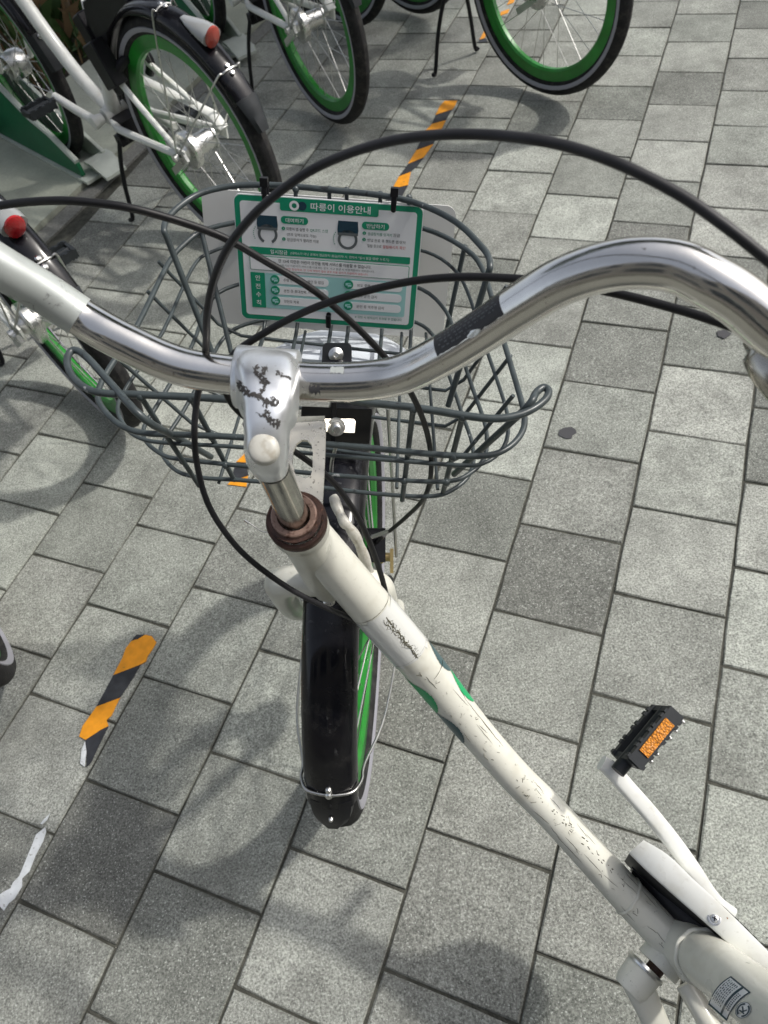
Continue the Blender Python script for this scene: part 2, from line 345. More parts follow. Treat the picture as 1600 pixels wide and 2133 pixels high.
# platform edge line: A + t*dir ; platform lies on the left of it
PE_A = V((-0.819, 2.359, 0)); PE_B = V((0.0, 3.45, 0)); PE_D = (PE_B - PE_A).normalized(); PE_N = V((-PE_D.y, PE_D.x, 0))
def side(p): return (V(p) - PE_A).dot(PE_N)
g = MB(); S = 60
g.poly([(-S, -S, -.0036), (S, -S, -.0036), (S, S, -.0036), (-S, S, -.0036)])
ground = g.build('ground', JOINT, smooth=0); ground['kind'] = 'structure'
def paver_mesh(seed):
    r_ = random.Random(seed); m = MB(); h = 0.5 * T - 0.0011; c = 0.0020; base = []
    for k in range(4):
        a = R(-135 + 90 * k); p0 = V((math.cos(a), math.sin(a), 0)) * h * math.sqrt(2); a2 = a + R(90); p1 = V((math.cos(a2), math.sin(a2), 0)) * h * math.sqrt(2)
        for t in (0, .33, .66):
            p = p0.lerp(p1, t + (r_.uniform(-.08, .08) if t else 0)); base.append(p * (1 - r_.uniform(0, .010) - (r_.uniform(0, .020) if t == 0 else 0)))
    m.loft([[p + V((0, 0, -.03)) for p in base], [p + V((0, 0, -c * r_.uniform(.7, 1.3))) for p in base], [p * (1 - r_.uniform(.012, .028)) for p in base]])
    o = m.build('paver', PAVER, smooth=0); me = o.data; bpy.data.objects.remove(o); return me
PMS = [paver_mesh(i) for i in range(12)]
near, far = [], []
TINT = {(0, 0): .58, (-2, 4): .70, (-2, 3): .93, (-3, 4.5): .88, (-3, 3.5): .56, (-1, -8.5): .66, (2, 0.5): 1.0, (-1, -5.5): 1.34, (-1, -1.5): 1.30, (-4, 1): .92,
        (0, 1): .95, (-2, 2): 1.12, (0, 2): .95, (2, -1): 1.25, (2, 0): 1.28, (1, -2.5): 1.22, (1, .5): .9, (-4, 2): 1.08, (-3, 0.5): .78, (-5, 0.5): .80, (0, -2): .95, (-1, .5): 1.05}
for k in range(-26, 22):
    o0 = 0.0 if k % 2 == 0 else 0.5
    for j in range(-30, 16):
        v0 = j + o0                                        # upper cross joint of this paver
        of = OFF.get(k, 0.04)
        c = uv(k + 0.5 + 0.5 * (DU.get(k, 0) + DU.get(k + 1, 0)), v0 + 0.5 + of)
        if side(c) > -0.05 or c.length > 5.2: continue
        p = proj(c); inside = p and -130 < p[0] < 1730 and -60 < p[1] < 2420
        (near if inside else far).append((k, v0, c, p[2] if inside else 9))
near.sort(key=lambda q: q[3])
far += near[300:]; near = near[:300]
def tint(k, v0):
    f = TINT.get((k, v0))
    if f is None: f = random.choice((.66, .74, .80, .86, .92, .97, 1.0, 1.03, 1.08, 1.16, 1.0, .9, 1.05, .84, 1.24)); f *= random.uniform(.96, 1.05)
    wv = random.uniform(-.012, .012)
    b = 0.285 * f
    return (b * (.962 + wv), b * 1.0, b * (0.905 + wv * .5), 1)
for (k, v0, c, d) in near:
    o = bpy.data.objects.new('paver', random.choice(PMS)); sc.collection.objects.link(o); o.parent = ground
    o.location = (c.x, c.y, random.uniform(-.0012, .0009)); o.color = tint(k, v0)
    wd = 1.0 + DU.get(k + 1, 0) - DU.get(k, 0)
    o.scale = (wd * (1 + random.uniform(-.004, .003)), 1 + random.uniform(-.004, .003), 1)
    o.rotation_euler = (random.uniform(-.004, .004), random.uniform(-.004, .004), YAW + random.choice((0, math.pi / 2, math.pi, -math.pi / 2)) + random.uniform(-.005, .005))
    if abs(math.sin(o.rotation_euler.z - YAW)) > .5: o.scale = (o.scale.y, o.scale.x, 1)
m = MB()
ex, ey = V((cy, sy, 0)), V((-sy, cy, 0))
for (k, v0, c, d) in far:
    h = 0.5 * T - 0.0028
    m.slab([c + ex * a * h + ey * b * h for a, b in ((-1, -1), (1, -1), (1, 1), (-1, 1))], (0, 0, 1), 0.02)
fo = m.build('outer_pavers', PAVER, ground, smooth=0); fo.color = (0.268, 0.276, 0.256, 1); fo['kind'] = 'stuff'
# a coarser sheet of the same paving beyond the built pavers
m = MB()
for a, b, a2, b2 in ((5.0, -S, S, S), (-S, -S, -5.0, 2.0), (-5, -S, 5, -4.6)):
    m.slab([(a, b, -.002), (a2, b, -.002), (a2, b2, -.002), (a, b2, -.002)], (0, 0, 1), 0.003)
pv = m.build('far_pavement', FARG, smooth=0); pv['kind'] = 'structure'

m = MB(); rg_ = random.Random(31)
for i in range(2600):
    k = rg_.randint(-14, 10); u_, v_ = (k + rg_.gauss(0, .02), rg_.uniform(-14, 8)) if rg_.random() < .55 else (rg_.uniform(-12, 9), rg_.uniform(-14, 8))
    p = uv(u_, v_)
    if side(p) > -.07: continue
    r0 = rg_.uniform(.0007, .0017); z_ = V((0, 0, -.0026 if abs(u_ - k) < .02 else 0)); a = rg_.uniform(0, 6.28)
    c = [p + z_ + V((r0 * math.cos(a + t), r0 * math.sin(a + t) * .8, 0)) for t in (0, 2.1, 4.2)]; b = len(m.v); m.v += c + [p + z_ + V((0, 0, r0 * 1.2))]; mi = 0 if rg_.random() < .5 else 1
    for f in ((0, 1, 3), (1, 2, 3), (2, 0, 3)): m.face([b + t for t in f], mi)
gt = m.build('grit', [M('grit_pale', (0.42, 0.41, 0.37), .9).m, M('grit_dark', (0.09, 0.085, 0.07), .9).m], smooth=0); tag(gt, 'fine grit scattered on the pavers and in their joints', 'grit', kind='stuff')

# docking platform, kerb strip, planting bed
def along(t, n, z): return PE_A + PE_D * t + PE_N * n + V((0, 0, z))
def bar(t0, t1, n0, n1, z0, z1, M_, name, parent=None):
    q = MB(); q.slab([along(t0, n0, z1), along(t1, n0, z1), along(t1, n1, z1), along(t0, n1, z1)], (0, 0, 1), z1 - z0)
    return q.build(name, M_, parent, smooth=0)
plat = bar(-4, 6, 0.012, 0.62, -.04, .018, PLATE, 'dock_platform'); plat['kind'] = 'structure'
kerb = bar(-4, 6, -0.062, 0.004, -.05, .004, KERB, 'kerb_strip'); kerb['kind'] = 'structure'
bed = bar(-4, 6, 0.63, 4.0, -.05, .012, SOIL, 'planting_bed'); bed['kind'] = 'structure'
rnd = random.Random(3)
for t in (-.30, -.02, .30, .54, .83, 1.22, 1.6):
    for n in (0.055, 0.10):
        if rnd.random() < .25: continue
        q = MB(); q.lathe(along(t + rnd.uniform(-.03, .03), n + rnd.uniform(-.01, .01), .018), (0, 0, 1), [(0, .011), (.001, .011), (.002, .0062), (.0085, .0062), (.010, .004), (.010, 0.0)], 10)
        b = q.build('anchor_bolt', SILVER, plat)
m = MB()
for i in range(5200):                                      # low dark ground cover with dry blades
    t = rnd.uniform(-.9, 2.2); n = rnd.uniform(0.64, 2.0); p = along(t, n, .012)
    a = rnd.uniform(0, 6.28); d = V((math.cos(a), math.sin(a), 0)); e = V((-d.y, d.x, 0)); kind = rnd.random()
    if kind < .45:                                         # broad leaf
        L = rnd.uniform(.02, .055); up = rnd.uniform(.0, .07); ti = V((0, 0, rnd.uniform(-.3, .7)))
        b0 = p + V((0, 0, up)); dd = (d + ti).normalized()
        m.poly([b0, b0 + dd * L * .5 + e * L * .32, b0 + dd * L, b0 + dd * L * .5 - e * L * .32], 0 if rnd.random() < .6 else 2)
    else:                                                  # blade
        L = rnd.uniform(.06, .22); wd = rnd.uniform(.0015, .004); bend = d * L * rnd.uniform(.2, .8)
        m.poly([p - e * wd, p + e * wd, p + bend * .4 + V((0, 0, L * .7)) + e * wd * .7, p + bend + V((0, 0, L * .8))], 1 if rnd.random() < .45 else 0)
gc = m.build('ground_cover', [LEAF_G, LEAF_Y, LEAF_D], smooth=0)
tag(gc, 'dark green ground cover with dry blades behind the docking platform', 'plants', kind='stuff')

# street tree standing to the right, out of the picture: its crown shades the docks
tree = thing('street_tree', 'leafy street tree beside the docks whose shade falls on the parked bicycles', 'tree', Matrix.Translation((5.4, 5.6, 0)))
TI = tree.matrix_world.inverted(); rt = random.Random(21)
BARK_ = M('bark', (0.12, 0.095, 0.07), 0.9); BARK_.bump(BARK_.noise(30, 4, stretch=(1, 1, .2)), 0.01, 0.8)
q = MB(); q.tube(spl([(5.4, 5.6, -.05), (5.35, 5.55, 1.2), (5.1, 5.35, 2.4), (4.6, 5.0, 3.6), (4.2, 4.7, 4.6)], 5), [.16, .07], 12)
for e in ((2.6, 3.6, 4.3), (3.2, 5.2, 4.6), (2.2, 4.6, 4.6), (4.6, 3.6, 4.5), (3.4, 2.9, 4.2), (1.7, 3.9, 4.2)): q.tube(spl([(4.9, 5.2, 2.9), tuple((V((4.9, 5.2, 2.9)) + V(e)) / 2 + V((0, 0, .35))), e], 5), [.055, .012], 8)
q.build('trunk', BARK_.m, tree, TI)
q = MB(); cl = [(3.3, 4.3, 4.4, 1.5), (2.4, 3.7, 4.3, 1.0), (3.9, 3.6, 4.5, 1.05), (2.0, 4.7, 4.3, 1.1), (4.3, 5.0, 4.7, 1.3), (3.1, 3.1, 4.2, .85), (1.9, 3.6, 4.15, .8), (2.55, 1.45, 4.1, .26)]
for (cx, cy_, cz, cr_) in cl[:7] + [(.6, 5.0, 4.9, 1.6), (-1.6, 5.6, 5.0, 1.7), (.2, 6.6, 5.4, 1.7), (2.4, 6.4, 5.3, 1.6), (-3.2, 5.0, 4.8, 1.4)]:  # outer clumps added out of view to hold back skylight over the docks
    for i in range(int(720 * cr_ * cr_)):
        d = V((rt.gauss(0, 1), rt.gauss(0, 1), rt.gauss(0, .6))).normalized() * cr_ * rt.random() ** .4
        c = V((cx, cy_, cz)) + V((d.x, d.y, d.z * .6)); n_ = V((rt.gauss(0, 1), rt.gauss(0, 1), rt.gauss(0, 1) + .8)).normalized(); a_ = n_.orthogonal().normalized(); b_ = n_.cross(a_); L_ = rt.uniform(.05, .10)
        q.poly([c - a_ * L_, c + b_ * L_ * .6, c + a_ * L_, c - b_ * L_ * .6], 0 if rt.random() < .7 else 1)
q.build('crown', [LEAF_G, LEAF_D], tree, TI, smooth=0)

# building added out of view behind the viewer, a dark reflection for the chrome
mirror_bld = thing('building', 'unseen grey stone building added behind the viewer for the chrome to reflect', 'building', Matrix.Translation((0, -5.0, 0)))
BI = mirror_bld.matrix_world.inverted(); STO = M('facade_stone', (0.33, 0.30, 0.26), 0.8).m; GLS = M('window_glass', (0.03, 0.035, 0.04), 0.08).m
q = MB(); q.box((0, -8.0, 3.3), (14, 0, 0), (0, 3.0, 0), (0, 0, 3.35)); q.build('wall', STO, mirror_bld, BI, smooth=0)
for i in range(9):
    for j in range(2):
        x0, z0 = -12 + i * 3.0, .9 + j * 3.0
        q = MB(); q.box((x0, -4.97, z0 + .95), (1.05, 0, 0), (0, .05, 0), (0, 0, 1.0)); f_ = q.build('window', DOCKW, mirror_bld, BI, smooth=0)
        q = MB(); q.box((x0, -4.93, z0 + .95), (.96, 0, 0), (0, .03, 0), (0, 0, .91)); q.build('pane', GLS, f_, BI, smooth=0)

# ================================================================ FLOOR TAPE
def tape(name, label, polys):
    root = thing(name, label, 'tape', Matrix.Translation(onz(*polys[0][1][0])), 'remains of hazard tape on the pavers')
    inv = root.matrix_world.inverted()
    for (nm, pts, M_) in polys:
        q = MB(); q.slab([onz(x, y, .0026) for x, y in pts], (0, 0, 1), .0009); q.build(nm, M_, root, inv, smooth=0)
O_, B_, W_ = TAPEO, TAPEB, TAPEW
tape('hazard_tape', 'torn orange and black hazard tape left of the front fender', [
    ('orange_stripe', [(303, 1322), (316, 1325), (326, 1338), (318, 1352), (308, 1366), (304, 1378), (293, 1384), (236, 1406), (246, 1387), (255, 1370), (262, 1350), (273, 1336)], O_),
    ('black_stripe', [(273, 1335), (284, 1322), (302, 1322), (288, 1331)], B_),
    ('black_stripe', [(236, 1406.5), (293, 1384.5), (270, 1424), (250, 1453), (201, 1471), (218, 1440)], B_),
    ('orange_stripe', [(201, 1471.5), (250, 1453.5), (240, 1474), (233, 1490), (222, 1500), (226, 1512), (210, 1520), (178, 1541), (165, 1534), (172, 1512), (188, 1490)], O_),
    ('black_stripe', [(178, 1541.5), (210, 1520.5), (226, 1512.5), (205, 1555), (190, 1588), (180, 1598), (181, 1565)], B_),
    ('backing', [(177, 1544), (170, 1562), (167, 1590), (176, 1597), (180, 1566)], W_)])
h = lambda l: [(800 + x / 2, y / 2) for x, y in l]
tape('hazard_tape', 'long orange and black hazard tape line running up from the sign', [
    ('orange_stripe', h([(252, 420), (305, 418), (296, 440), (284, 455), (215, 478), (232, 442)]), O_),
    ('black_stripe', h([(215, 479), (284, 456), (258, 499), (200, 515)]), B_),
    ('orange_stripe', h([(200, 516), (258, 500), (238, 541), (172, 545)]), O_),
    ('black_stripe', h([(172, 546), (238, 542), (205, 599), (134, 625)]), B_),
    ('orange_stripe', h([(134, 626), (205, 600), (165, 655), (100, 682)]), O_),
    ('black_stripe', h([(100, 683), (165, 656), (140, 690), (112, 714), (62, 734)]), B_),
    ('orange_stripe', h([(62, 735), (112, 715), (100, 770), (35, 786)]), O_),
    ('black_stripe', h([(35, 787), (100, 771), (40, 880), (-30, 900)]), B_)])
tape('hazard_tape', 'short orange tape scrap seen under the bottom edge of the sign', [('black_stripe', [(700, 610), (740, 600), (683, 664), (658, 665)], B_), ('orange_stripe', [(658, 665.5), (683, 665), (684, 686), (650, 685)], O_)])
tape('hazard_tape', 'orange and black tape scrap seen through the basket behind the stem', [
    ('orange_stripe', [(492, 962), (515, 940), (520, 952), (512, 963)], O_), ('black_stripe', [(492, 963), (512, 964), (518, 990), (480, 1002)], B_), ('orange_stripe', [(480, 1003), (517, 991), (513, 1014), (474, 1009)], O_)])
tape('hazard_tape', 'small faded tape scraps beside the kickstand of the lone bicycle', [('orange_stripe', [(1040, 33), (1044, 24), (1062, 18), (1058, 27)], O_), ('orange_stripe', [(999, 82), (1008, 66), (1014, 65), (1010, 79)], O_), ('black_stripe', [(996, 88), (999, 82.5), (1012, 79.5), (1016, 87)], B_),
    ('orange_stripe', [(1056, 10), (1062, -2), (1074, -6), (1070, 5)], O_)])
tape('tape_residue', 'torn white tape backing in the lower left corner', [
    ('backing', [(-6, 1868), (6, 1858), (22, 1850), (27, 1838), (40, 1825), (52, 1795), (66, 1762), (75, 1738), (94, 1723), (96, 1732), (90, 1752), (74, 1782), (61, 1815), (46, 1830), (46, 1846), (30, 1872), (18, 1882), (8, 1897), (-4, 1884)], W_),
    ('backing', [(84, 1716), (92, 1706), (104, 1694), (98, 1708), (88, 1717)], W_)])
for (x, y, r, lb) in ((1180, 901, 17, 'dark dried gum blot just right of the basket ear'), (1508, 695, 13, 'small dark gum blot beneath the bend of the handlebar'), (609, 1264, 7, 'tiny dark gum blot left of the front fender')):
    q = MB(); pts = []
    for k in range(12):
        a = k / 12 * 6.283; rr = r * random.uniform(.75, 1.1); pts.append(onz(x + rr * 1.15 * math.cos(a), y + rr * .75 * math.sin(a), .0024))
    q.slab(pts, (0, 0, 1), .0012); tag(q.build('gum_spot', GUM, smooth=0), lb, 'gum', 'gum spots on the pavers')

# ================================================================ BICYCLE PIECES (bicycle axes: x forward, y left, z up)
def arcpts(c, ex, ez, r, a0, a1, n): return [V(c) + V(ex) * (r * math.cos(a0 + (a1 - a0) * i / n)) + V(ez) * (r * math.sin(a0 + (a1 - a0) * i / n)) for i in range(n + 1)]
def wheel(parent, name, c, fx, lx, ux, inv=None, spokes=28, hub=None):
    """tyre (the part itself) > rim, sidewall_stripe, hub, spoke"""
    c, fx, lx, ux = V(c), V(fx), V(lx), V(ux)
    q = MB(); pr = []
    for k in range(15):
        a = 2 * math.pi * k / 14; pr.append((0.0235 * math.sin(a), 0.2765 + 0.0235 * math.cos(a)))
    q.lathe(c, lx, pr, 64); ty = q.build(name, TYRE, parent, inv)
    q = MB(); q.lathe(c, lx, [(-.012, .2585), (-.0125, .252), (-.012, .228), (-.006, .2225), (.006, .2225), (.012, .228), (.0125, .252), (.012, .2585), (.009, .256), (-.009, .256), (-.012, .2585)], 64)
    q.build('rim', GREEN, ty, inv)
    q = MB()
    for sg in (-1, 1): q.lathe(c, lx, [(sg * .0205, .2655), (sg * .0234, .2705), (sg * .0246, .2765), (sg * .0226, .2775), (sg * .019, .2665)], 64)
    q.build('sidewall_stripe', STRIPE, ty, inv)
    q = MB(); q.lathe(c, lx, hub or [(-.055, .0), (-.055, .006), (-.034, .007), (-.033, .030), (-.029, .030), (-.027, .022), (0, .021), (.027, .022), (.029, .030), (.033, .030), (.034, .007), (.055, .006), (.055, 0)], 24)
    q.build('hub', SILVER, ty, inv)
    for i in range(spokes):
        a = 2 * math.pi * i / spokes; sd = 1 if i % 2 else -1; lead = .85 * (1 if (i // 2) % 2 else -1)
        d = fx * math.cos(a) + ux * math.sin(a); d2 = fx * math.cos(a + lead) + ux * math.sin(a + lead)
        q = MB(); q.tube([c + d2 * .028 + lx * (.031 * sd), c + d * .224 + lx * (.003 * sd)], .0011, 5, caps=False); q.build('spoke', WSTEEL, ty, inv)
    return ty
def fender(parent, name, c, fx, lx, ux, a0, a1, r, wd, inv=None, mat=None, n=36):
    """curved strip with rolled-down edges; angles from straight up, positive towards the rear"""
    c, fx, lx, ux = V(c), V(fx), V(lx), V(ux); q = MB(); rings = []
    for i in range(n + 1):
        a = a0 + (a1 - a0) * i / n; rad = ux * math.cos(a) - fx * math.sin(a); ring = []
        for s, dr in ((-1, -.020), (-.97, -.012), (-.8, -.0035), (-.45, .0005), (0, .002), (.45, .0005), (.8, -.0035), (.97, -.012), (1, -.020)): ring.append(c + rad * (r + dr) + lx * (s * wd))
        for s, dr in ((.96, -.020), (.90, -.012), (.74, -.0055), (.4, -.002), (0, -.0008), (-.4, -.002), (-.74, -.0055), (-.90, -.012), (-.96, -.020)): ring.append(c + rad * (r + dr) + lx * (s * wd))
        rings.append(ring)
    q.loft(rings); return q.build(name, mat or FENDER, parent, inv, smooth=50)
X, Y, Z = V((1, 0, 0)), V((0, 1, 0)), V((0, 0, 1))
def pedal(parent, c, out, thick, short, inv, refl=True, k=.88):
    """flat platform pedal: two toothed side plates, end plates, axle barrel > reflector"""
    c, out, thick, short = V(c), V(out) * k, V(thick) * k, V(short) * k; q = MB()
    for sg in (-1, 1):
        o = c + thick * (.026 * sg); q.box(o, out * .043, thick * .0045, short * .0105)
        for kk_ in range(7):
            for tp in (-1, 1): q.box(o + out * (-.037 + (kk_ + (.18 if kk_ % 2 else -.18)) * .0123) + short * (.0112 * tp), out * .0026, thick * .0040, short * .0020)
    for sg in (-1, 1): q.box(c + out * (.040 * sg), out * .0042, thick * .026, short * .0085)
    q.tube([c - out * .060, c + out * .042], .0075, 12)
    q.box(c, out * .030, thick * .012, short * .006)
    p = q.build('pedal', PLASTG, parent, inv, smooth=30)
    if refl:
        for sg in (-1, 1):
            q = MB(); o = c + thick * (.0312 * sg); q.box(o, out * .0265, thick * .0014, short * .0072); q.box(o + thick * (.0012 * sg), out * .003, thick * .001, short * .0066)
            q.build('reflector', AMBER, p, inv, smooth=0)
        q = MB()
        for sg in (-1, 1):
            for px_ in (-.026, -.014, .012, .024, .039): q.lathe(c + thick * (.026 * sg) + out * px_ + short * .0118, short, [(0, .0024), (.003, .0022), (.0042, .001), (.0042, 0)], 8)
        q.build('grip_pin', SILVER, p, inv)
    return p

# ------------------------------------------------ one share bicycle of the row, in its own axes
def make_bike():
    root = thing('bicycle', '-', 'bicycle', None, 'share bicycles parked at the docks')
    ra, fa = V((0, 0, .30)), V((1.0, 0, .30)); bb = V((.43, 0, .28))
    # frame
    q = MB()
    q.tube(spl([(.822, 0, .745), (.79, 0, .685), (.735, 0, .585), (.665, 0, .475), (.58, 0, .375), (.50, 0, .310), (.43, 0, .282)], 6), [.0205, .0185], 14)
    q.tube([(.806, 0, .800), (.853, 0, .640)], .0185, 16)
    q.tube([(.437, 0, .262), (.345, 0, .475), (.30, 0, .58)], [.022, .0195], 14)
    for sg in (-1, 1):
        q.tube(spl([(.40, .028 * sg, .272), (.36, .042 * sg, .272), (.30, .055 * sg, .280), (.0, .070 * sg, .300)], 5), [.0115, .010], 10)
        q.tube(spl([(.335, .018 * sg, .49), (.29, .038 * sg, .475), (.15, .056 * sg, .395), (0, .068 * sg, .308)], 5), [.009, .0075], 10)
        q.box((-.004, .069 * sg, .302), (.022, 0, .002), (0, .0025, 0), (-.004, 0, .017))
    q.tube([(.43, -.036, .28), (.43, .036, .28)], .0215, 18)
    fr = q.build('frame', WHITE, root)
    # seat
    q = MB(); q.tube([(.30, 0, .57), (.205, 0, .80)], .0135, 12); q.build('seat_post', SILVER, root)
    q = MB(); rings = []
    for x_, wd, z_, th in ((.33, .018, .852, .018), (.30, .028, .856, .024), (.22, .045, .855, .03), (.13, .085, .858, .036), (.08, .095, .865, .036), (.05, .08, .868, .026)):
        rings.append([V((x_, wd * math.cos(a), z_ + th * (.5 + .5 * math.sin(a)) - th)) for a in [2 * math.pi * k / 14 for k in range(14)]])
    q.loft(rings); q.build('saddle', SEAT, root, smooth=50)
    # wheels
    brakehub = [(-.06, 0), (-.06, .006), (-.036, .007), (-.035, .032), (-.031, .032), (-.029, .026), (.02, .026), (.024, .034), (.030, .046), (.046, .048), (.050, .044), (.052, .02), (.066, .012), (.072, .010), (.074, 0)]
    rw = wheel(root, 'rear_wheel', ra, X, Y, Z, hub=brakehub)
    fw_ = wheel(root, 'front_wheel', fa, X, Y, Z, hub=[(-.06, 0), (-.06, .006), (-.036, .007), (-.034, .034), (-.026, .040), (0, .044), (.026, .040), (.034, .034), (.036, .007), (.06, .006), (.06, 0)])
    q = MB(); q.box((-.01, .083, .285), (.045, 0, -.03), (0, .004, 0), (.004, 0, .008)); q.lathe((0, .078, .30), Y, [(0, .011), (.012, .010), (.014, 0)], 12); q.build('brake_arm', SILVER, root)
    # fenders, tail light, stays
    rf = fender(root, 'rear_fender', ra, X, Y, Z, R(-82), R(58), .323, .031)
    q = MB(); c0 = ra + Z * .0; rings = []
    for i in range(5):
        a = R(57 + i * 3.4); rad = Z * math.cos(a) - X * math.sin(a); wdt = .030 - i * .0035
        rings.append([ra + rad * (.326 + .001 * s) + Y * wdt * t for t, s in ((-1, -8), (-.6, 0), (.6, 0), (1, -8), (.6, -3), (-.6, -3))])
    q.loft(rings); q.build('mud_flap', PLASTG, rf, smooth=40)
    for a in (8, 46):
        a_ = R(a); rad = Z * math.cos(a_) - X * math.sin(a_); top = ra + rad * .3265
        pts = [(.0, .079, .30), ] + [tuple(top + Y * y_ - rad * abs(y_) * .25 - rad * (.02 if abs(y_) > .03 else 0)) for y_ in (.036, .02, 0, -.02, -.036)] + [(0, -.079, .30)]
        q = MB(); q.tube(spl(pts, 5), .0023, 6); q.build('stay', WSTEEL, rf)
        for db in (-.007, .010):
            q = MB(); q.lathe(top + (X * math.cos(a_) + Z * math.sin(a_)) * -db, rad, [(0, .006), (.002, .006), (.004, .003), (.004, 0)], 10); q.build('bolt', SILVER, rf)
    a_ = R(26); rad = Z * math.cos(a_) - X * math.sin(a_); tg = -(X * math.cos(a_) + Z * math.sin(a_)); o = ra + rad * .326
    q = MB(); rings = []
    for t_, hh, wd in ((-.035, .005, .008), (-.01, .016, .017), (.02, .030, .024), (.045, .038, .026), (.058, .039, .0255)):
        rings.append([o + tg * t_ + Y * (wd * math.cos(b)) + rad * (hh * (.5 + .5 * math.sin(b))) for b in [2 * math.pi * k / 16 for k in range(16)]])
    q.loft(rings); tl = q.build('tail_light', LENS, rf, smooth=50)
    q = MB(); q.lathe(o + tg * .058 + rad * .021, tg, [(0, .0205), (.004, .0205), (.0065, .0175), (.0078, 0)], 20)
    for i in range(len(q.v)):
        d = q.v[i] - (o + rad * .021); q.v[i] = q.v[i] - Y * (d.dot(Y) * .08) + rad * (d.dot(rad) * .22)
    q.build('red_lens', RED, tl, smooth=50)
    ff = fender(root, 'front_fender', fa, X, Y, Z, R(-40), R(66), .323, .031)
    q = MB(); rings = []
    for i in range(5):
        a = R(64 + i * 4.5); rad2 = Z * math.cos(a) - X * math.sin(a)
        rings.append([fa + rad2 * (.327 + .001 * s) + Y * .0335 * (1 - .08 * i) * t for t, s in ((-1, -12), (-.6, 0), (.6, 0), (1, -12), (.6, -3), (-.6, -3))])
    q.loft(rings); fl = q.build('mud_flap', PLASTG, ff, smooth=40)
    a_ = R(66); rad2 = Z * math.cos(a_) - X * math.sin(a_)
    q = MB(); q.lathe(fa + rad2 * .328, rad2, [(0, .008), (.002, .008), (.004, .005), (.004, 0)], 12); q.build('bolt', SILVER, ff)
    # wheel lock and coat guard above the rear tyre
    q = MB(); q.tube(arcpts((.22, 0, .425), (0, 1, 0), (-.45, 0, .89), .056, R(-30), R(210), 20), .013, 10)
    q.box((.235, .055, .47), (.03, 0, -.012), (0, .020, 0), (.02, 0, .05)); q.box((.30, 0, .535), (.022, 0, -.01), (0, .048, 0), (.012, 0, .03))
    q.build('wheel_lock', PLASTIC, root, smooth=30, bevel=.005)
    q = MB()
    pts = [(.315, .47), (.25, .60), (.10, .655), (.02, .64), (.10, .60), (.19, .545), (.25, .46), (.275, .40)]
    for sg in (-1, 1): q.slab([(x_, .040 * sg, z_) for x_, z_ in pts], (0, sg, 0), .003)
    q.build('coat_guard', PLASTIC, rf, smooth=0)
    # crank, pedals, chain case
    for sg, ang in ((1, R(12)), (-1, R(192))):
        d = V((math.cos(ang), 0, math.sin(ang))); o = bb + Y * (.062 * sg)
        q = MB(); q.tube(spl([o - d * .012, o + d * .03 + Y * .004 * sg, o + d * .10 + Y * .010 * sg, o + d * .182 + Y * .014 * sg], 5), [.0135, .0115], 10, ref=Y, flat=1.0); q.lathe(o - Y * .02 * sg, Y * sg, [(0, .014), (.03, .019), (.034, .017), (.035, 0)], 16)
        q.build('crank_arm', WHITE, root, smooth=50)
        pedal(root, o + d * .17 + Y * (.078 * sg), Y * sg, X, Z, None, refl=False, k=1.0)
    q = MB(); q.lathe(bb - Y * .045, Y, [(-.004, .075), (.004, .075), (.004, .0), (-.004, 0), (-.004, .075)], 24); q.build('chainring', PLASTIC, root)
    pts = [(.52, .30), (.51, .345), (.47, .372), (.42, .375), (.0, .345), (-.03, .315)]
    q = MB(); q.tube([(x_, -.062, z_) for x_, z_ in pts], .014, 8, flat=.35, ref=(0, 1, 0)); q.build('chain_guard', WHITE, root, smooth=50)
    # kickstand: bracket and two legs
    q = MB(); q.box((.37, 0, .255), (.03, 0, 0), (0, .034, 0), (0, 0, .028)); q.box((.385, 0, .225), (.016, 0, 0), (0, .045, 0), (0, 0, .014))
    for sg in (-1, 1): q.tube(spl([(.385, .040 * sg, .228), (.392, .062 * sg, .17), (.398, .080 * sg, .10), (.402, .098 * sg, .006), (.40, .112 * sg, .003)], 4), .0068, 8)
    q.build('kickstand', PLASTIC, root, smooth=40)
    # fork, head, bar, basket (mostly above the picture)
    q = MB(); q.tube([(.853, 0, .64), (.865, 0, .60)], .016, 14)
    for sg in (-1, 1): q.tube(spl([(.862, .0, .615), (.866, .035 * sg, .612), (.880, .052 * sg, .575), (.93, .056 * sg, .43), (1.0, .058 * sg, .30)], 5), [.015, .009], 10)
    q.build('fork', WHITE, root, smooth=50)
    q = MB(); q.tube([(.806, 0, .80), (.775, 0, .905)], .0111, 12); q.tube(spl([(.775, 0, .895), (.79, 0, .925), (.82, 0, .93)], 4), .016, 12); q.build('stem', SILVER, root, smooth=50)
    q = MB(); q.tube(spl([(.60, .30, 1.0), (.70, .285, 1.015), (.79, .22, 1.005), (.822, .12, .96), (.82, .04, .93), (.82, -.04, .93), (.822, -.12, .96), (.79, -.22, 1.005), (.70, -.285, 1.015), (.60, -.30, 1.0)], 6), .0125, 12); q.build('handlebar', CHROME, root, smooth=60)
    bk = None
    for k, z_ in enumerate((.84, .79, .73, .67)):
        s_ = 1 - .06 * k; pts = []
        for (x_, y_) in ((.90, -.17), (.90, .17), (.94, .19), (1.14, .18), (1.2, .13), (1.2, -.13), (1.14, -.18), (.94, -.19)): pts.append((1.05 + (x_ - 1.05) * s_, y_ * s_, z_))
        q = MB(); q.tube(pts, .003, 6, closed=True); o = q.build('basket' if bk is None else 'wire', WIRE, bk or root)
        bk = bk or o
    for y_ in (-.12, -.06, 0, .06, .12):
        q = MB(); q.tube([(.90, y_, .84), (.93, y_ * .85, .66), (1.17, y_ * .85, .66), (1.2, y_, .84)], .0025, 6); q.build('wire', WIRE, bk)
    return root
ROWH = -32.0
